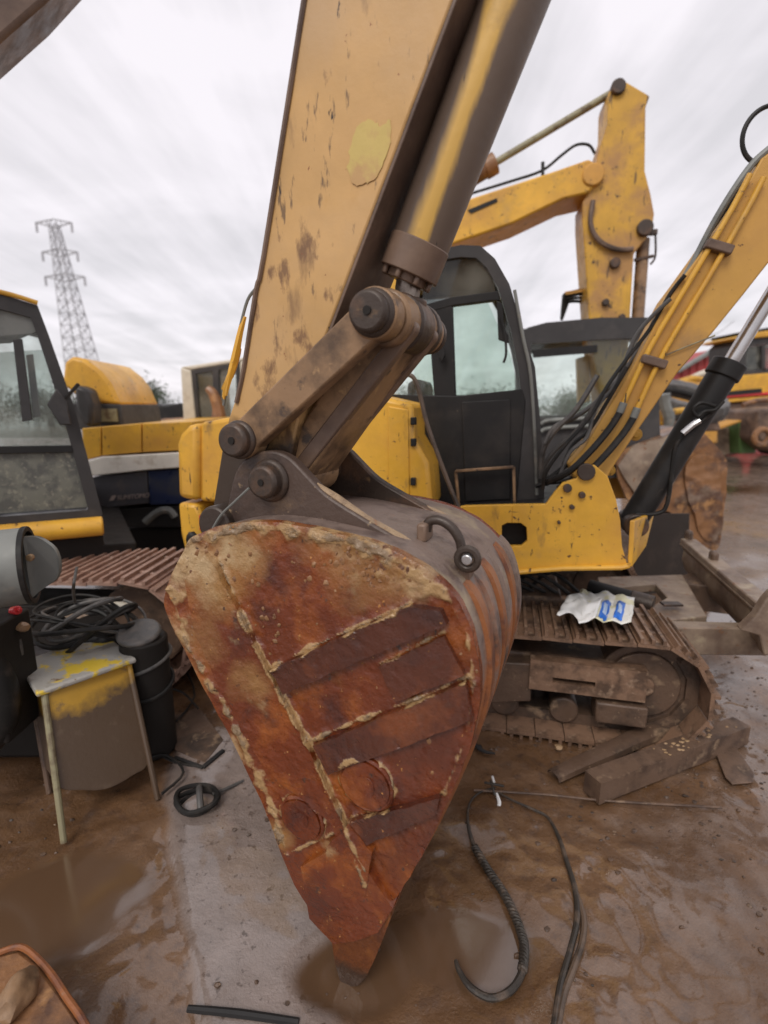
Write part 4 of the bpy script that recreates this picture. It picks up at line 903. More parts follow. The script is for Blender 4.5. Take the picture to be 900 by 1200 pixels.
    pr = [V((*fr.uz(x, y, bw), 0)) for x, y in ((722, 545), (738, 527), (800, 505), (822, 506), (846, 530), (852, 560), (848, 610), (840, 644))]
    pr, _ = spline(pr, 1, 3); m = MB(); c0 = fr.uz(790, 570, bw)
    for i in range(len(pr)-1):
        a, b = pr[i], pr[i+1]; k = .05
        m.fuz(fr, [(a.x, a.y), (b.x, b.y), (b.x+(c0[0]-b.x)*k, b.y+(c0[1]-b.y)*k), (a.x+(c0[0]-a.x)*k, a.y+(c0[1]-a.y)*k)], bw+.05, .8)
    m.build('bucket_shell', 'rustorange', C_, 0)
    MB().fpx(fr, [(724, 546), (745, 522), (800, 508), (812, 520), (770, 550), (745, 580)], bw-.03, .04).dense(.05, .02, 5, 5).build('bucket_plate', 'blade', C_, 0)
    MB().fpx(fr, sm([(800, 556), (822, 530), (842, 545), (847, 600), (838, 636), (820, 620)], 4), bw-.03, .05).dense(.04, .022, 6, 5).build('bucket_plate', 'rustorange', C_, 0)
    MB().fpx(fr, sm([(790, 520), (812, 512), (800, 545), (775, 590), (764, 585)], 3), bw-.04, .05).dense(.04, .02, 6, 5).build('bucket_plate', 'underbrown', C_, 0)
diggerC()
#================================================================== left-hand machines
FE = Fr(V((-1.9, 2.75, 0)), -31)
E = thing('excavator', 'excavator with grimy glazed cab and dark overhead boom at the far left edge', 'excavator', FE.O)
def diggerE():
    fr = FE; w0, w1 = 0, .95
    op = [(-190, 345), (-60, 338), (0, 344), (44, 358), (58, 395), (88, 480), (120, 602), (118, 612), (-190, 640)]
    ip = [(-170, 372), (-60, 362), (0, 362), (36, 372), (46, 400), (72, 480), (103, 596), (101, 598), (-170, 618)]
    cb = MB()
    for w in (w0, w1):
        for k in range(9):
            i = (k+1) % 9; cb.fpx(fr, [op[k], op[i], ip[i], ip[k]], 0, .05) if w == 0 else cb.fuz(fr, [fr.uz(*q, 0) for q in (op[k], op[i], ip[i], ip[k])], w, .05)
    cab = cb.build('cab', 'cabgrey', E, 0)
    U = lambda x, y: fr.uz(x, y, 0)
    m = MB()
    for k in range(3): a, b = U(*op[k]), U(*op[k+1]); m.fuz(fr, [a, b, (b[0], b[1]-.04), (a[0], a[1]-.04)], .05, .90)
    m.build('cab_roof', 'cabgrey', cab, 0)
    m = MB()
    m.tube([fr.px(x, y, -.01) for x, y in ((-190, 338), (-60, 334), (0, 342), (44, 355))], .012, 8); m.build('roof_edge', 'yellow', cab, 0)
    m = MB()
    for w in (0, .95): MB().fuz(fr, [U(15, 398), U(26, 397), U(38, 492), U(26, 494)], w, .03).build('window_bar', 'cabgrey', cab, .003)
    MB().fpx(fr, [(-170, 371), (0, 362), (36, 372), (44, 388), (12, 402), (-170, 410)], .02, .01).build('sun_blind', 'greymetal', cab, 0)
    MB().fpx(fr, [(-170, 408), (44, 390), (76, 500), (84, 524), (-170, 526)], .02, .006).build('window_pane', 'glassdirty', cab, 0)
    MB().fuz(fr, [U(-170, 400), U(44, 390), U(76, 500), U(84, 524), U(-170, 526)], .96, .006).build('window_pane', 'glassdirty', cab, 0)
    MB().fpx(fr, [(-170, 526), (84, 522), (86, 530), (-170, 535)], -.004, .04).build('window_rail', 'black', cab, .003)
    MT['mesh'] = M('grimy_lower_pane', (.17, .17, .14), [((.10, .10, .09), 12, .45, .6), ((.25, .24, .19), 40, .55, .65)], (.3, .5), 0, ((180, .6, .003),))
    MB().fpx(fr, [(-170, 534), (86, 528), (103, 594), (-170, 614)], .02, .01).build('lower_panel', 'mesh', cab, 0)
    m = MB(); m.fuz(fr, [U(-150, 540), U(-20, 540), U(-20, 600), U(-150, 600)], .25, .45); m.fuz(fr, [U(-150, 400), U(-100, 400), U(-90, 560), U(-150, 560)], .25, .45); m.build('seat', 'rubber', cab, .03)
    # mirror
    m = MB(); m.fpx(fr, [(55, 474), (66, 455), (78, 470), (84, 498), (70, 498)], -.08, .03); m.build('mirror', 'cabgrey', E, .006)
    MB().bar(fr.px(74, 470, -.06), fr.px(92, 450, -.02), .015, .015).build('mirror_arm', 'black', E, 0)
    # yellow lower rail and black deck
    a = fr.px(-200, 645, -.04); b = fr.px(121, 616, -.04); MB().cyl(a, b, .055, 24).build('deck_rail', 'yellow', E, .01)
    MB().fpx(fr, [(-200, 622), (118, 606), (122, 638), (160, 636), (160, 655), (-200, 668)], .03, 1.5).build('deck', 'dark', E, .01)
    # overhead boom
    MB().fpx(fr, [(-420, 560), (-420, 200), (-200, -30), (20, -220), (120, -70), (55, 0), (-42, 85), (-180, 215), (-280, 560)], -.3, .28).build('boom', 'brown', E, .02)
    F2 = Fr(V((-1.0, 2.42, 0)), 4); u = F2.uz(212, 700, 0)[0]
    track(F2, u-2.9, u-.30, .30, .0, .56, 44, 'trackpale', E)
    MB().disc(F2, u-.30, .33, .24, .14, .2, 30).build('idler_wheel', 'underbrown', E, .006)
    MB().fbox(F2, u-2.8, u-.45, .2, .44, .12, .40).build('track_frame', 'dark', E, .01)
diggerE()
FF = Fr(V((-2.4, 4.1, 0)), -6)
F_ = thing('excavator', 'yellow, white and blue striped excavator rear with domed yellow housing, behind the left cab', 'excavator', FF.O)
def diggerF():
    fr = FF
    band = lambda nm, px, mat, w=0, th=1.9, bv=.007: MB().fpx(fr, px, w, th).build(nm, mat, F_, bv)
    band('yellow_panel', [(96, 502), (118, 500), (118, 534), (98, 540)], 'yellow')
    band('yellow_panel', [(119.5, 500), (165, 496), (166, 530), (119.5, 534)], 'yellow')
    band('yellow_panel', [(167, 496), (225, 494), (225, 527), (167, 530)], 'yellow')
    band('white_band', [(98, 542), (118, 535.5), (225, 529.5), (225, 547), (172, 551), (106, 558)], 'white', -.03, 1.9, .008)
    band('grey_band', [(107, 559.5), (172, 552.5), (174, 590), (116, 596)], 'stripgrey', .005)
    band('blue_band', [(173.5, 552), (225, 548.5), (225, 590), (175.5, 592)], 'navy', .004)
    band('lower_band', [(116, 597.5), (225, 592), (225, 618), (120, 618)], 'black', .03)
    band('chassis', [(90, 620), (225, 620), (225, 665), (90, 665)], 'dark', .2)
    m = MB(); hosepx(m, fr, ((170, 612), (185, 600), (198, 598), (205, 606)), -.05, .03); m.build('pipe', 'greymetal', F_, 0)
    m = MB()
    pr = [(72, 450), (75, 424), (84, 417), (100, 421), (118, 435), (130, 450), (138, 468), (142, 475), (104, 472), (92, 466)]
    m.fpx(fr, pr, .3, 1.0); dm = m.build('domed_housing', 'yellow', F_, .05)
    band('housing_base', [(70, 472), (104, 473), (141, 474), (146, 500), (96, 503), (70, 500)], 'cabgrey', .3, 1.0)
    MB().fpx(fr, [(112, 479), (136, 479), (138, 494), (112, 494)], .28, .02).build('housing_window', 'olive', F_, 0)
    m = MB(); m.fpx(fr, [(86, 450), (102, 456), (108, 475), (108, 500), (98, 500), (88, 478)], .05, .2); m.build('muffler', 'cabgrey', F_, .03)
    # lettering on the grey band
    cu = bpy.data.curves.new('lettering', 'FONT'); cu.body = 'SUMITOMO'; cu.size = .085; cu.shear = .35; cu.extrude = .002; cu.space_character = .95
    to = bpy.data.objects.new('tmp', cu); COL.objects.link(to); dg = bpy.context.evaluated_depsgraph_get(); me = bpy.data.meshes.new_from_object(to.evaluated_get(dg)); bpy.data.objects.remove(to)
    me.materials.append(MT['lettering']); o = bpy.data.objects.new('lettering', me); COL.objects.link(o); o.parent = F_
    mt = Matrix((fr.t, V((0, 0, 1)), -fr.n)).transposed().to_4x4(); p = fr.px(137, 586, -.003); wdt = max(v.co.x for v in me.vertices)
    q = fr.px(176, 579, -.003); d = (q-p); mt = Matrix((d.normalized(), V((0, 0, 1)), -fr.n)).transposed().to_4x4() @ Matrix.Scale(d.length/wdt, 4)
    mt.translation = p-fr.O; o.matrix_local = mt
    MB().fpx(fr, [(128, 587), (131, 581), (136, 580.4), (133, 586.4)], -.004, .003).build('emblem', 'lettering', F_, 0)
diggerF()
FG = Fr(V((-2.0, 6.0, 0)), 5)
def whitecab():
    fr = FG; g = thing('white_cab', 'small cream cab with a cracked dark-framed window behind the yellow counterweight', 'cab', fr.P(0, 0, .5))
    o = [(211, 430), (290, 418), (292, 520), (216, 520)]; i = [(224, 434), (280, 425), (282, 495), (231, 502)]
    m = MB()
    for k in range(4): m.fpx(fr, [o[k], o[(k+1) % 4], i[(k+1) % 4], i[k]], 0, 1.1)
    m.build('cab_shell', 'cream', g, .02)
    m = MB(); i2 = [(229, 438), (276, 430), (278, 490), (234, 496)]
    for k in range(4): m.fpx(fr, [i[k], i[(k+1) % 4], i2[(k+1) % 4], i2[k]], -.01, .06)
    m.fpx(fr, [(249, 434), (256, 433), (257, 496), (250, 496)], -.01, .06); m.build('window_frame', 'cabgrey', g, 0)
    MB().fpx(fr, i2, .02, .006).build('window_pane', 'glassdirty', g, 0)
    MB().tube([fr.px(x, y, -.1) for x, y in ((243, 455), (250, 462), (256, 480), (256, 495))], [.04, .06, .07, .1], 8).build('bent_bracket', 'rustorange', g, 0)
    MB().fpx(fr, [(205, 520), (300, 515), (300, 600), (205, 600)], 0, 1.6).build('cab_base', 'yellow_dusty', g, .02)
whitecab()
def midleft():
    m = MB(); a = D(170, 490, 9); m.prism([D(170, 488, 9), D(176, 478, 9), D(182, 473, 9), D(190, 475, 9), D(212, 472, 9), D(216, 492, 9), D(216, 560, 9), D(168, 560, 9)], V((0, 1.5, 0)))
    tag(m.build('machine_housing', 'black', bevel=.03), 'black machine housing seen between the yellow dome and the white cab', 'machine')
    m = MB(); m.prism([D(155, 493, 7.5), D(230, 488, 7.5), D(230, 600, 7.5), D(155, 600, 7.5)], V((0, 1.2, 0)))
    tag(m.build('engine_housing', 'rustorange', bevel=.03), 'orange brown machine roof strip just below the black housing', 'machine')
midleft()
def tree(px, base, dist, h, w, lab):
    p = D(px, base, dist); p.z = 0; r = thing('tree', lab, 'tree', p, 'trees far behind the yard')
    t = MB(); t.tube([p, p+V((.1, 0, h*.3)), p+V((-.1, .1, h*.7))], [.22, .16, .05], 8)
    for k in range(7):
        a = k*2.4; t.tube([p+V((0, 0, h*(.25+.06*k))), p+V((math.cos(a)*w*.3, math.sin(a)*w*.3, h*(.45+.06*k)))], [.08, .02], 6)
    t.build('trunk', 'conc', r, 0)
    m = MB(); bm = m.bm
    cl = [p+V((random.gauss(0, w*.25), random.gauss(0, w*.25), h*random.uniform(.3, .95))) for _ in range(26)]
    for i in range(5200):
        c = random.choice(cl)+V((random.gauss(0, 1), random.gauss(0, 1), random.gauss(0, 1)))*w*.10
        s = random.uniform(.05, .13); a = V((random.gauss(0, 1), random.gauss(0, 1), random.gauss(0, 1))).normalized(); b = a.orthogonal().normalized()
        bm.faces.new([bm.verts.new(c+a*s), bm.verts.new(c+b*s*.5), bm.verts.new(c-a*s), bm.verts.new(c-b*s*.5)])
    m.build('crown', 'leaf', r, 0, smooth=False)
for a in ((158, 500, 34, 2.6, 4, 'dark low tree between the striped machine and the white cab'), (60, 500, 38, 2.2, 6, 'dark tree hidden behind the left cab glass'), (585, 500, 40, 1.9, 6, 'tree seen through the mini digger cab'), (470, 500, 40, 1.9, 6, 'tree seen behind the mini digger hood'), (672, 500, 42, 1.9, 6, 'tree seen through the tall digger cab')): tree(*a)
#================================================================== pylon and wires
def pylon():
    Y = 70.0; b = D(97, 430, Y); t = D(63, 262, Y); b = b-(t-b)*.45; b.z = max(b.z, -.5)
    r = thing('lattice_pylon', 'tall grey lattice electricity pylon against the cloudy sky', 'pylon', V((b.x, b.y, 0)))
    ax = t-b; L = ax.length; ax.normalize(); X = V((1, 0, 0)); Yv = V((0, 1, 0)); n = 16
    def c(i, s):
        f = i/n; h = 1.9*(1-f)+.42*f; return b+ax*L*f+X*h*s[0]+Yv*h*s[1]
    cs = ((-1, -1), (1, -1), (1, 1), (-1, 1))
    m = MB()
    for s in cs: m.bar(c(0, s), c(n, s), .12, .12)
    m.build('leg_frame', 'galv', r, 0)
    m = MB()
    for i in range(n):
        for k in range(4):
            a, d = cs[k], cs[(k+1) % 4]; m.bar(c(i, a), c(i+1, d), .06, .06); m.bar(c(i, d), c(i+1, a), .06, .06); m.bar(c(i, a), c(i, d), .06, .06)
    m.build('lattice_bracing', 'galv', r, 0)
    for f, wd in ((1.0, 2.2), (.86, 2.2), (.74, 2.5)):
        p = b+ax*L*f
        for s in (-1, 1):
            m = MB(); tip = p+X*s*wd+V((0, 0, .1)); m.bar(p+V((0, 0, .5)), tip, .13, .13); m.bar(p-V((0, 0, .5)), tip, .13, .13)
            for k in range(4): q = (k+.5)/4; m.bar(p+(tip-p)*q+V((0, 0, .5*(1-q))), p+(tip-p)*(q+.1)-V((0, 0, .4*(1-q))), .08, .08)
            a = m.build('cross_arm', 'galv', r, 0)
            m = MB(); m.cyl(tip, tip-V((0, 0, 1.1)), .13, 6); m.build('insulator', 'galv', a, 0)
pylon()
#================================================================== right background
def rightback():
    r = thing('red_building', 'low red building with a pitched roof and one window at the back right', 'building', D(820, 520, 27)*1.0)
    Y = 27.0; rl = r.location; rl.z = 0
    w = [(796, 452), (796, 434), (836, 411), (858, 406), (930, 406), (930, 520), (796, 520)]
    m = MB(); m.prism([D(x, y, Y) for x, y in w], V((0, 6, 0))); wall = m.build('wall', 'red', r, 0)
    m = MB(); 
    for k in range(14):
        x = 800+k*9; y0 = max(409, 434-(x-796)*.575) if x < 836 else 411; m.bar(D(x, y0+2, Y-.02), D(x, 515, Y-.02), .10, .06)
    m.build('wall_ribs', 'red', wall, 0)
    m = MB(); m.bar(D(792, 436, Y-.15), D(836, 410, Y-.15), .5, .12); m.bar(D(836, 410, Y-.15), D(930, 404, Y-.15), .5, .12); m.build('roof_edge', 'greymetal', r, 0)
    m = MB(); m.prism([D(x, y, Y-.08) for x, y in ((838, 412), (858, 411), (858, 432), (838, 434))], V((0, .06, 0))); wn = m.build('window', 'cream', r, 0)
    m = MB(); m.prism([D(x, y, Y-.1) for x, y in ((840, 414), (856, 413), (856, 430), (840, 432))], V((0, .01, 0))); m.build('pane', 'greymetal', wn, 0)
    # loader / digger at the right edge
    Y = 15.5; d = thing('yellow_loader', 'yellow machine with grey glazed cab and red stripe parked at the right edge', 'loader', V((D(890, 530, Y).x, Y, 0)))
    pr = lambda nm, px, mat, th=2.5, y=Y, bv=.03: (lambda q: q.build(nm, mat, d, bv))(MB().prism([D(a, b, y) for a, b in px], V((0, th, 0))))
    pr('body', [(838, 448), (866, 440), (960, 432), (960, 458), (838, 468)], 'yellow')
    pr('red_stripe', [(840, 464), (960, 455), (960, 458), (838, 467)], 'redplastic', .05, Y-.06, 0)
    pr('rail', [(838, 469), (960, 459), (960, 464), (838, 473)], 'yellow', 2.5, Y-.04)
    pr('dark_band', [(850, 459), (893, 455), (893, 460), (850, 464)], 'black', .05, Y-.08, 0)
    pr('deck', [(842, 474), (960, 466), (960, 500), (842, 500)], 'brown', 2.4, Y+.1)
    co = [(867, 440), (868, 404), (876, 396), (960, 388), (960, 436)]; ci = [(874, 434), (875, 408), (882, 404), (950, 398), (950, 428)]
    m = MB()
    for k in range(5): m.prism([D(*q, Y+.1) for q in (co[k], co[(k+1) % 5], ci[(k+1) % 5], ci[k])], V((0, 1.5, 0)))
    m.prism([D(*q, Y+.1) for q in ((893, 405), (897, 404), (897, 434), (893, 434))], V((0, 1.5, 0)))
    cb = m.build('cab', 'cabgrey', d, 0)
    m = MB(); m.prism([D(*q, Y+.2) for q in ci], V((0, .02, 0))); m.build('window_pane', 'glassdirty', cb, 0)
    pr('roof', [(862, 396), (880, 390), (960, 380), (960, 389), (876, 397)], 'yellow', 1.8)
    pr('roof_bar', [(868, 389), (960, 374), (960, 380), (872, 392)], 'black', 1.5, Y+.2)
    m = MB()
    for px_ in (852, 905, 950):
        p = D(px_, 512, Y+.4); m.cyl(V((p.x, Y+.1, .45)), V((p.x, Y+.6, .45)), .45, 24)
    m.build('wheel_set', 'rubber', d, .05)
    m = MB()
    for k in range(12): p = D(845+random.random()*60, 478+random.random()*26, Y-.3+random.random()*.4); m.box(p, [V((random.uniform(.1, .4), 0, random.uniform(-.15, .15))), V((0, .12, 0)), V((0, 0, random.uniform(.04, .13)))])
    m.build('linkage', 'rustorange', d, .02)
    # bins and clutter
    def clump(nm, px, y, th, mat, lab, cat, bv=.02):
        m = MB(); m.prism([D(a, b, y) for a, b in px], V((0, th, 0))); return tag(m.build(nm, mat, bevel=bv), lab, cat)
    clump('bin', [(866, 494), (884, 490), (886, 531), (867, 532)], 13.2, .6, 'green', 'green upright bin under the yellow machine at the right edge', 'bin')
    r2 = clump('skip', [(826, 505), (862, 500), (862, 532), (846, 534), (834, 520)], 13.6, .9, 'blade', 'rusty cream open skip left of the green bin', 'skip')
    clump('plank', [(828, 504), (868, 492), (870, 494), (830, 508)], 13.0, .5, 'yellow_dusty', 'thin yellow plank lying across the rusty cream skip', 'plank')
    clump('digger_bucket', [(888, 480), (930, 476), (930, 528), (905, 530), (886, 515)], 12.6, 1.2, 'brown', 'brown steel bucket at the right edge beside the green bin', 'bucket', .08)
    m = MB(); p = D(893, 512, 12.3); m.tube([p+V((math.cos(a)*.18, 0, math.sin(a)*.18)) for a in [k*.5 for k in range(12)]], .07, 8, closed=True); m.tube([D(870, 475, 12.4), D(885, 470, 12.4), D(905, 468, 12.4)], .06, 8)
    tag(m.build('tow_hook', 'rustorange', bevel=0), 'pale rusty ring and bent pipe on the brown bucket at the right edge', 'hook')
    # hood and tyre behind the mini digger's boom
    Y = 8.5
    h = thing('yellow_hood', 'bright yellow machine hood with bars seen below the sloping boom', 'machine', V((D(765, 500, Y).x, Y, 0)))
    m = MB(); m.prism([D(a, b, Y) for a, b in ((752, 474), (772, 476), (778, 490), (780, 494), (740, 494), (740, 482))], V((0, 1.2, 0))); m.build('hood_panel', 'yellow', h, .02)
    for y in (496, 501):
        m = MB(); m.bar(D(738, y+1, Y-.05), D(779, y, Y-.05), .06, .05); m.build('bar', 'yellow', h, .01)
    m = MB(); m.prism([D(a, b, Y+.1) for a, b in ((736, 496), (800, 494), (800, 540), (736, 540))], V((0, 1.1, 0))); m.build('engine_block', 'brown', h, .03)
    m = MB(); m.tube([D(a, b, Y-.2) for a, b in ((778, 462), (780, 475), (784, 488), (783, 500))], [.10, .08, .09, .07], 8); m.build('exhaust_pipe', 'greymetal', h, 0)
    m = MB(); m.tube([D(a, b, Y-.1) for a, b in ((784, 484), (800, 481), (815, 484))], .05, 8); m.build('rail', 'yellow_spot', h, 0)
    Y = 9.5
    tp = D(800, 468, Y); ty = thing('tyre', 'large black tractor tyre lying tilted beside the yellow hood', 'tyre', V((tp.x, Y, 0)))
    e1 = V((1, 0, -.10)).normalized(); e2 = V((.05, .85, .35)).normalized(); nn = e1.cross(e2).normalized()
    m = MB(); bm = m.bm; rings = []
    pf = [(.42, -.02), (.46, .11), (.60, .15), (.70, .13), (.74, 0), (.70, -.15), (.60, -.17), (.46, -.13)]
    for k in range(44):
        a = k*math.tau/44; d_ = e1*math.cos(a)+e2*math.sin(a); lug = .035 if k % 2 else 0
        rings.append([bm.verts.new(tp+d_*(r+(lug if r > .69 else 0))+nn*z) for r, z in pf])
    for k in range(44):
        a, b = rings[k], rings[(k+1) % 44]
        for i in range(8): bm.faces.new((a[i], a[(i+1) % 8], b[(i+1) % 8], b[i]))
    m.build('tread', 'rubbergrey', ty, 0)
    m = MB(); m.tube([tp+(e1*math.cos(a)+e2*math.sin(a))*.43 for a in [k*math.tau/24 for k in range(24)]], .05, 8, closed=True); m.build('bead', 'rubber', ty, 0)
    m = MB(); m.prism([D(a, b, 9.0) for a, b in ((776, 478), (838, 478), (846, 505), (776, 508))], V((0, 1.5, 0))); tag(m.build('scrap_box', 'brown', bevel=.03), 'brown scrap steel box under the tractor tyre', 'box')
    # scrap heap of separate plates further right
    for k, (x, y, c) in enumerate(((812, 448, 'yellow_spot'), (830, 441, 'cream'), (800, 452, 'yellow_spot'))):
        m = MB(); p = D(x, y, 14); m.tube([p-V((.5, 0, .05)), p+V((0, 0, .10)), p+V((.45, 0, 0))], [.05, .10, .05], 8)
        tag(m.build('bent_pipe', c, bevel=0), ('yellow bent pipe in front of the red wall', 'cream bent pipe highest against the red wall', 'short yellow pipe just above the tractor tyre')[k], 'pipe')
    # overhead wires
    for k, (a, b) in enumerate((((828, 405), (1050, 340)), ((826, 398), (1050, 350)), ((822, 392), (860, 376)))):
        m = MB(); p, q = D(*a, 60), D(*b, 60); m.tube([p, (p+q)/2-V((0, 0, .6)), q], .05, 5)
        tag(m.build('overhead_wire', 'galv', bevel=0), ('lower of two thin wires sloping up right above the red building', 'upper of two thin wires sloping up right above the red building', 'short thin wire end above the left roof slope of the red building')[k], 'wire', 'overhead wires above the red building')
    m = MB(); m.prism([D(a, b, 12) for a, b in ((772, 458), (790, 452), (832, 450), (842, 462), (842, 520), (772, 520))], V((0, 1.6, 0))); tag(m.build('engine_housing', 'yellow_dusty', bevel=.05), 'dusty yellow engine housing just behind the tractor tyre', 'machine')
    # far machine between boom and stick: low roofline
    m = MB(); m.prism([D(a, b, 20) for a, b in ((770, 470), (820, 462), (820, 530), (770, 530))], V((0, 2, 0))); tag(m.build('container', 'brown', bevel=.03), 'brown steel container in the distance behind the tractor tyre', 'container')
rightback()
def steelplate():
    m = MB(); m.prism([G(742, 700), G(806, 690), G(806, 690)+V((0, .1, .62)), G(742, 700)+V((0, .1, .66))], V((0, .02, 0)))
    tag(m.build('steel_plate', 'plate_dark', bevel=.004), 'dark smooth steel plate standing between the blade frame and the rusty bucket', 'steel plate')
steelplate()
#================================================================== things on the ground, right
def gz(p): return height(p.x, p.y)
def ground_right():
    # square bar
    a = G(694, 918, .07); b = G(868, 852, .07); d = (b-a).normalized(); q = V((-d.y, d.x, 0)); a.z = b.z = .052
    m = MB(); m.box((a+b)/2+q*.0, [d*(b-a).length/2, q*.04, V((0, 0, .046))]); m.dense(.03, .0015, 12)
    tag(m.build('steel_bar', 'steel', bevel=.003), 'heavy square brown steel bar lying in front of the track', 'steel bar')
    m = MB()
    for k in range(26): p = a+(b-a)*random.gauss(.62, .12)+q*random.uniform(-.03, .03)+V((0, 0, .047)); m.blob(p, random.uniform(.003, .008), (1.5, 1, .5), 1, .6)
    o = m.build('mud_crumbs', 'weld', bevel=0); struct(o, 'stuff'); o['label'] = 'ochre mud crumbs on the square steel bar'
    # curved channel piece
    P = [G(646, 905, .03), G(690, 880, .05), (G(740, 860, .08)), G(790, 842, .10), G(812, 830, .12)]
    m = MB(); bm = m.bm; prev = None
    P = [G(648, 906, .035), G(806, 836, .075)]; sp = [P[0]+(P[1]-P[0])*(i/12) for i in range(13)]
    for i, p in enumerate(sp):
        f = i/(len(sp)-1); d = (sp[min(i+1, len(sp)-1)]-sp[max(i-1, 0)]).normalized(); qq = V((d.y, -d.x, 0)).normalized(); w = .034+.022*f
        sec = [qq*(-w*math.cos(t))+V((0, 0, 1))*(w*.62*min(1, 1.6*math.sin(t))-.02) for t in [x*math.pi/6 for x in range(7)]]; sec2 = [s*.88 for s in sec][::-1]
        cur = [bm.verts.new(p+s) for s in sec+sec2]
        if prev:
            for k in range(14): bm.faces.new((prev[k], prev[(k+1) % 14], cur[(k+1) % 14], cur[k]))
        else: bm.faces.new(cur)
        prev = cur
    bm.faces.new(prev[::-1]); tag(m.build('steel_channel', 'underbrown', bevel=0, rough=.003), 'brown steel channel piece tucked behind the square bar', 'scrap steel')
    # thin plate
    m = MB(); m.prism([G(x, y, .012) for x, y in ((838, 882), (862, 876), (884, 908), (882, 918), (858, 920), (850, 912))], V((0, 0, .006)))
    tag(m.build('thin_plate', 'steel', bevel=.002), 'thin bent steel plate at the right end of the square bar', 'steel plate')
    m = MB(); m.tube([G(798, 800, .05), G(812, 832, .03), G(838, 858, .02)], .010, 6); tag(m.build('black_rod', 'black', bevel=0), 'short black rod leaning behind the square bar by the idler wheel', 'rod')
    # long rod
    pts = [G(555, 926, .012), G(640, 931, .014), G(720, 939, .014), G(846, 946, .010)]
    m = MB(); m.tube(pts, .0045, 6); tag(m.build('thin_rod', 'steel', bevel=0), 'long thin rusty rod running under the square steel bar', 'rod')
    # sling
    r = thing('rope_sling', 'black wire rope sling with white tied ends coiled on the mud right of the bucket', 'rope', G(578, 925))
    def gp(L, h): return [(lambda p: V((p.x, p.y, max(gz(p), -.005)+h)))(G(x, y)) for x, y in L]
    L1 = [(580, 925), (562, 932), (550, 948), (548, 972), (556, 995), (572, 1022), (590, 1050), (606, 1082), (614, 1110), (612, 1140), (598, 1163), (575, 1172), (552, 1160), (538, 1140), (534, 1128)]
    p1 = gp(L1, .012); m = MB(); m.tube(p1, [.004, .004, .004, .005, .008, .0115, .0125, .011, .010, .010, .010, .009, .009, .007, .005], 9, sub=6); m.build('rope', 'rope', r, 0)
    sp, _ = spline(p1[4:10], 1, 22); m = MB()
    for ph in (0, 2.1, 4.2):
        st = []
        for i, p in enumerate(sp):
            d = (sp[min(i+1, len(sp)-1)]-sp[max(i-1, 0)]).normalized(); x = d.cross(V((0, 0, 1))).normalized(); y = x.cross(d); a = i*.75+ph; st.append(p+(x*math.cos(a)+y*math.sin(a))*.0095)
        m.tube(st, .0050, 6, smooth=False)
    m.build('rope_strand', 'rope', r, 0)
    L2 = [(582, 930), (600, 942), (625, 952), (642, 960), (655, 985), (664, 1012), (674, 1045), (676, 1080), (668, 1115), (656, 1160), (648, 1215)]
    p2 = gp(L2, .01); m = MB(); m.tube(p2, [.004, .004, .005, .005, .007, .008, .009, .009, .008, .008, .008], 8, sub=6); m.build('rope', 'rope', r, 0)
    L3 = [(676, 1050), (684, 1078), (682, 1105), (672, 1135), (660, 1170), (652, 1215)]; m = MB(); m.tube(gp(L3, .008), .009, 8, sub=5); m.build('rope', 'strap', r, 0)
    c = G(579, 922, .02); m = MB()
    for a, b in (((575, 915), (580, 932)), ((568, 917), (590, 921))): m.tube([G(*a, .03), G((a[0]+b[0])/2, (a[1]+b[1])/2, .035), G(*b, .02)], .005, 6)
    m.build('knot', 'rope', r, 0)
    m = MB(); m.tube([G(577, 910, .035), G(579, 917, .035)], .0055, 8, smooth=False); m.build('white_tape', 'whiteplastic', r, .002)
    m = MB(); m.tube([G(582, 930, .02), G(585, 940, .014), G(584, 947, .012)], [.005, .008, .006], 8); m.build('white_tape', 'whiteplastic', r, 0)
    m = MB(); m.blob(G(655, 876, .01), .016, (1.2, .9, .8), 2, .4); tag(m.build('pale_stone', 'weld', bevel=0), 'small pale stone lying beside the bottom of the track', 'stone')
    m = MB(); m.tube([G(556, 872, .02), G(566, 880, .015), G(580, 883, .01)], [.01, .008, .004], 8); m.blob(G(562, 876, .015), .012); tag(m.build('black_scrap', 'black', bevel=0), 'small black scrap beside the right edge of the rusty bucket', 'scrap')
ground_right()
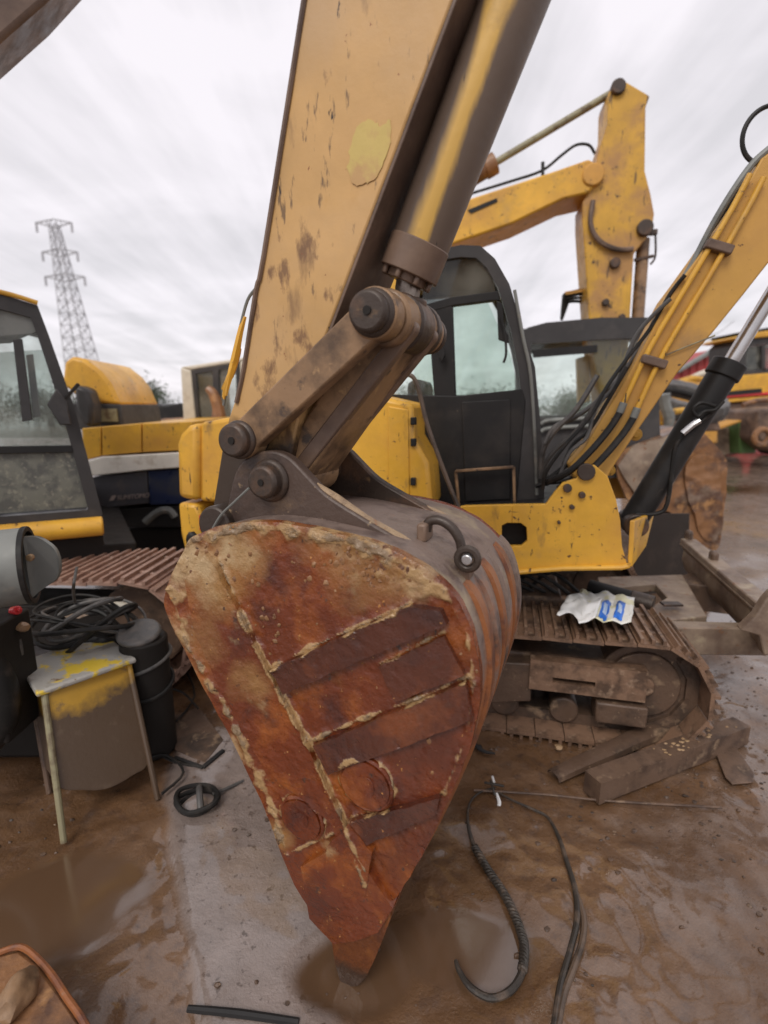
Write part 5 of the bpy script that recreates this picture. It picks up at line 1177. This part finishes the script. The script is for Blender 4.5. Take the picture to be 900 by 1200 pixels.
def papers():
    fr = FB; r = thing('paper_wrapper', 'crumpled cream and white paper wrapping with two blue squares on the track', 'paper', G(700, 722, .56))
    O = G(655, 735, .565); X = (G(738, 741, .565)-O); Yv = (G(672, 700, .565)-O); Yv.z = 0
    def sheet(x0, x1, y0, y1, z, nm, mat, seed, par, n=14, amp=.022):
        m = MB(); bm = m.bm; g = []
        for j in range(n+1):
            row = []
            for i in range(n+1):
                a = x0+(x1-x0)*i/n; b = y0+(y1-y0)*j/n; b2 = b+.22*noise.noise(V((a*5, seed, 0)))+(.10 if a < .3 else 0); a2 = a+.05*noise.noise(V((b*4, seed, 5)))
                h = amp*(.9+noise.noise(V((a*4.5, b*3.5, 1)))+.5*noise.noise(V((a*11, b*9, 3)))); row.append(bm.verts.new(O+X*a2+Yv*b2+V((0, 0, z+h))))
            g.append(row)
        for j in range(n):
            for i in range(n): bm.faces.new((g[j][i], g[j][i+1], g[j+1][i+1], g[j+1][i]))
        o = m.build(nm, mat, par, 0); s = o.modifiers.new('s', 'SOLIDIFY'); s.thickness = .0012; return o
    a = sheet(.10, 1.0, .05, .95, .012, 'paper_sheet', 'paper', 1.0, r); b = sheet(-.05, .50, -.05, .62, .030, 'paper_sheet', 'whiteplastic', 1.0, r)
    for x in (.52, .74):
        q = sheet(x, x+.13, .12, .72, .0155, 'blue_square', 'blue', 1.0, a, 8); sheet(x+.035, x+.095, .25, .58, .0172, 'pale_emblem', 'bluepale', 1.0, q, 6) if 0 else None
        e = sheet(x+.035, x+.095, .28, .56, .018, 'pale_emblem', 'bluepale', 1.0, a, 6)
papers()
#================================================================== things on the ground, left
def ground_left():
    # stool
    base = G(75, 985); r = thing('steel_stool', 'small square steel stool with flaking yellow and white seat and stained yellow panel', 'stool', base)
    z = .50; q = [G(20, 776, z), G(121, 741, z), G(160, 771, z), G(42, 812, z)]
    m = MB(); m.prism(q, V((0, 0, -.022))); m.build('seat', 'yellowflaky', r, .008, rough=.002)
    ft = [G(75, 988), G(185, 937), G(58, 930)]; ft.append(ft[1]+(ft[2]-ft[0]))
    tops = [G(52, 812, z-.02), G(150, 775, z-.02), G(32, 778, z-.02), G(118, 747, z-.02)]
    for f, t in zip(ft, tops): m = MB(); m.tube([t, t+(f-t)*.5, f], [.012, .012, .011], 8, smooth=False); m.build('leg', ('olive', 'stoolpanel', 'steel', 'steel')[ft.index(f)], r, .002)
    n = (q[3]-q[2]).cross(V((0, 0, 1))).normalized()
    pts = []
    A0, B0 = tops[0], tops[1]; A1 = A0+(ft[0]-A0)*.62; B1 = B0+(ft[1]-B0)*.72
    mid = (A1+B1)/2-V((0, 0, .075))
    pp = [A0, B0, B0+(B1-B0)*.5, B1, B1+(mid-B1)*.45-V((0, 0, .018)), mid, A1+(mid-A1)*.5-V((0, 0, .015)), A1, A0+(A1-A0)*.5]
    low = [(p.x, p.y, p.z) for p in spline([pp[i] for i in (2, 3, 4, 5, 6, 7, 8)], 1, 5)[0]]; pp = pp[:2]+[V(p) for p in low]
    m = MB(); m.prism(pp, (ft[2]-ft[0]).normalized()*.012); m.build('front_panel', 'stoolpanel', r, .003)
    m = MB(); m.prism([A0, tops[2], tops[2]+(ft[2]-tops[2])*.8, A1], V((.01, 0, 0))); m.build('side_panel', 'stoolpanel', r, .003)
    # coil of hose
    c = G(232, 945); k = thing('hose_coil', 'small coil of black hose lying at the corner of the pale slab', 'hose', c)
    for i in range(3):
        m = MB(); rr = .062+.006*i; m.tube([c+V((math.cos(a)*rr*(1+.16*math.sin(2*a+i*1.3)), math.sin(a)*rr*.95, .016+.012*i+.006*math.sin(a*2+i))) for a in [x*math.tau/12 for x in range(12)]], .009, 8, closed=True); m.build('loop', 'rubber', k, 0)
    m = MB(); m.tube([c+V((-.01, .05, .04)), c+V((.01, 0, .055)), c+V((.03, -.05, .03))], .012, 8); m.tube([c+V((.05, .03, .03)), c+V((.09, .07, .02)), G(285, 915, .01)], .006, 8); m.build('hose_end', 'rubbergrey', k, 0)
    # angle iron and cables between stool and bucket
    m = MB(); m.bar(G(262, 880, .012), G(238, 900, .012), .018, .018); m.bar(G(238, 900, .012), G(205, 888, .012), .014, .014); tag(m.build('bent_iron', 'black', bevel=.002), 'black bent iron strip on the ground between stool and bucket', 'scrap iron')
    for k2, L in enumerate((((180, 880), (205, 893), (236, 899)), ((170, 860), (200, 850), (228, 815), (215, 780)), ((190, 930), (215, 905), (195, 885), (170, 890)), ((232, 830), (215, 812), (196, 806)))):
        m = MB(); m.tube([G(x, y, .012+.01*k2) for x, y in L], .0055, 8); tag(m.build('cable', 'rubber', bevel=0), ('black cable lying along the bent iron strip', 'thin black cable curving up behind the bent iron', 'black cable curling beside the stool foot', 'short black cable nearest the bucket side')[k2], 'cable')
    m = MB(); m.prism([G(x, y, .006) for x, y in ((205, 840), (232, 828), (262, 868), (240, 895), (205, 880))], V((0, 0, .006))); tag(m.build('flat_sheet', 'underbrown', bevel=.002), 'flat brown metal sheet beside the bent iron strip', 'metal sheet')
    # drum with grey lid and the cable heap
    t = G(163, 742, .56); d = thing('cable_drum', 'black drum with round grey lid standing behind the stool', 'drum', V((t.x, t.y+.02, 0)))
    m = MB(); m.cyl(V((t.x, t.y+.02, 0)), V((t.x+.01, t.y+.01, .54)), .10, 28, .095); m.build('drum_body', 'dark', d, .01)
    m = MB(); up = V((.05, -.25, 1)).normalized(); m.cyl(t-up*.01, t+up*.015, .088, 32); m.build('lid', 'rubbergrey', d, .01)
    for i in range(2):
        m = MB(); m.tube([V((t.x, t.y+.02, .32+.11*i))+V((math.cos(a)*.108, math.sin(a)*.108, .03*math.sin(a+i))) for a in [x*math.tau/14 for x in range(14)]], .008, 8, closed=True); m.build('cable_turn', ('rubber', 'rubbergrey')[i % 2], d, 0)
    c = G(100, 722, .61); h = thing('cable_heap', 'tangled heap of black and grey cable loops behind the yellow stool', 'cable heap', V((c.x, c.y, 0)))
    for i in range(11):
        m = MB(); rr = random.uniform(.10, .185); cx = c+V((random.gauss(0, .025), random.gauss(0, .02), -.07+.010*i)); tl = random.uniform(-.12, .12); ph = random.random()*6
        m.tube([cx+V((math.cos(a)*rr*1.15, math.sin(a)*rr*.8, tl*math.cos(a)+.02*math.sin(2*a+ph))) for a in [x*math.tau/14 for x in range(14)]], random.choice((.006, .009, .011)), 8, closed=True)
        m.build('cable_loop', ('rubber', 'rubbergrey', 'rubber')[i % 3], h, 0)
    m = MB(); m.blob(V((c.x, c.y+.03, .28)), .19, (1.05, .75, 1.35), 3, .4); m.build('cable_bundle', 'rubber', h, 0)
    for x, y in ((88, 722), (138, 708)): m = MB(); m.blob(G(x, y, .60), .026, (1.6, 1.0, .35), 2, .5); m.build('rag', 'cream' if x > 100 else 'blade', h, 0)
    m = MB(); m.tube([G(88, 708, .62), D(86, 690, 1.85), D(90, 665, 1.9)], .006, 6); m.build('cable_end', 'rubbergrey', h, 0)
    # large grey pipe
    p = thing('grey_duct', 'wide grey metal duct with a dark open mouth at the left edge', 'duct', V((-1.25, 1.68, .0)))
    b = D(36, 662, 1.62); a = b-V((.91, .41, .02))*.5; m = MB(); m.pipe(a, b, .125, .118, 36); m.build('duct_wall', 'greymetal', p, .002)
    m = MB(); dd = (b-a).normalized(); m.pipe(b-dd*.012, b+dd*.004, .129, .112, 36); m.build('duct_rim', 'rubber', p, .002)
    m = MB(); m.cyl(a, a+dd*.02, .117, 36); m.build('duct_end', 'dark', p, 0)
    e = D(52, 660, 1.66); fl = spline([b+V((0, -.02, .10)), e+V((-.01, 0, .09)), e+V((.04, 0, .05)), e+V((.05, 0, -.01)), e+V((.03, 0, -.06)), e+V((-.02, 0, -.09)), b+V((.0, -.02, -.11))], 1, 4)[0]; m = MB(); m.prism(fl, V((0, .015, 0))); m.build('duct_flap', 'greymetal', p, .003)
    m = MB(); m.cyl(b+V((.025, -.04, .035)), b+V((.025, -.025, .035)), .012, 12); m.build('rivet', 'weld', p, .003)
    m = MB(); m.box(D(-60, 790, 1.72), [V((.26, 0, 0)), V((0, .1, 0)), V((0, 0, .22))]); m.build('duct_support', 'dark', p, .01)
    # black clutter by the left edge
    tr = G(10, 860); t = thing('worn_tyre', 'worn black tyre standing left of the yellow stool', 'tyre', tr)
    cc = D(-48, 820, 1.62); m = MB(); m.tube([cc+V((math.cos(a)*.13, .25*math.cos(a)*.13, math.sin(a)*.2)) for a in [k*math.tau/20 for k in range(20)]], .052, 12, closed=True); m.build('tyre_ring', 'rubber', t, 0)
    m = MB(); m.cyl(cc-V((.02, .03, 0)), cc+V((.02, .03, 0)), .07, 20); m.build('rim', 'underbrown', t, .01)
    m = MB(); m.tube([D(-30, 735, 1.75), D(-4, 728, 1.75), D(16, 742, 1.75), D(22, 775, 1.75), D(14, 830, 1.75)], .016, 10)
    tag(m.build('thick_hose', 'rubbergrey', bevel=0), 'thick dusty hose draped over the tyre left of the stool', 'hose')
    m = MB(); m.cyl(D(15, 716, 1.78), D(21, 715, 1.76), .016, 16); m.cyl(D(21, 715, 1.76), D(24, 715, 1.76), .008, 12); tag(m.build('red_valve', 'redplastic', bevel=.004), 'small red round valve under the grey duct', 'valve')
    m = MB(); m.blob(D(27, 735, 1.75), .022, (1, 1, .8), 2, .4); tag(m.build('yellow_fitting', 'linkmat', bevel=0), 'dirty yellow fitting just below the red valve', 'fitting')
    m = MB(); m.box(V((-1.48, 2.05, .17)), [V((.40, 0, 0)), V((0, .10, 0)), V((0, 0, .17))]); tag(m.build('dark_void_box', 'dark', bevel=.02), 'low box coloured black for the dark void behind the cable heap', 'box')  # black box stands in for the unlit void behind the heap
    # rusty casting in the bottom corner
    r2 = thing('rusty_casting', 'rusty brown curved steel casting cut off at the bottom left corner', 'scrap steel', G(20, 1190))
    P = [G(x, y, .13) for x, y in ((-60, 1150), (0, 1118), (25, 1112), (48, 1128), (75, 1165), (102, 1205), (120, 1260), (-60, 1300))]
    m = MB(); bm = m.bm; n = len(P)
    m.prism([p for p in P], V((0, 0, -.03))); m.build('casting_plate', 'rustorange', r2, .012, rough=.006)
    m = MB(); m.tube([p+V((0, 0, .004)) for p in P[1:7]], .008, 8); m.build('casting_rim', 'orange', r2, 0, rough=.003)
    m = MB(); m.blob(G(18, 1168, .15), .045, (.8, 1.2, .7), 3, .4); m.build('boss', 'linkmat', r2, 0)
    m = MB(); m.prism([G(x, y, .10) for x, y in ((-40, 1180), (40, 1180), (70, 1240), (-40, 1260))], V((0, 0, -.10))); m.build('casting_foot', 'brown', r2, .01)
    m = MB(); m.tube([G(220, 1182, .012), G(280, 1188, .012), G(350, 1198, .012)], [.008, .010, .009], 8); tag(m.build('dark_rod', 'black', bevel=0), 'dark round rod lying on the pale slab at the bottom edge', 'rod')
ground_left()
bpy.context.view_layer.update()
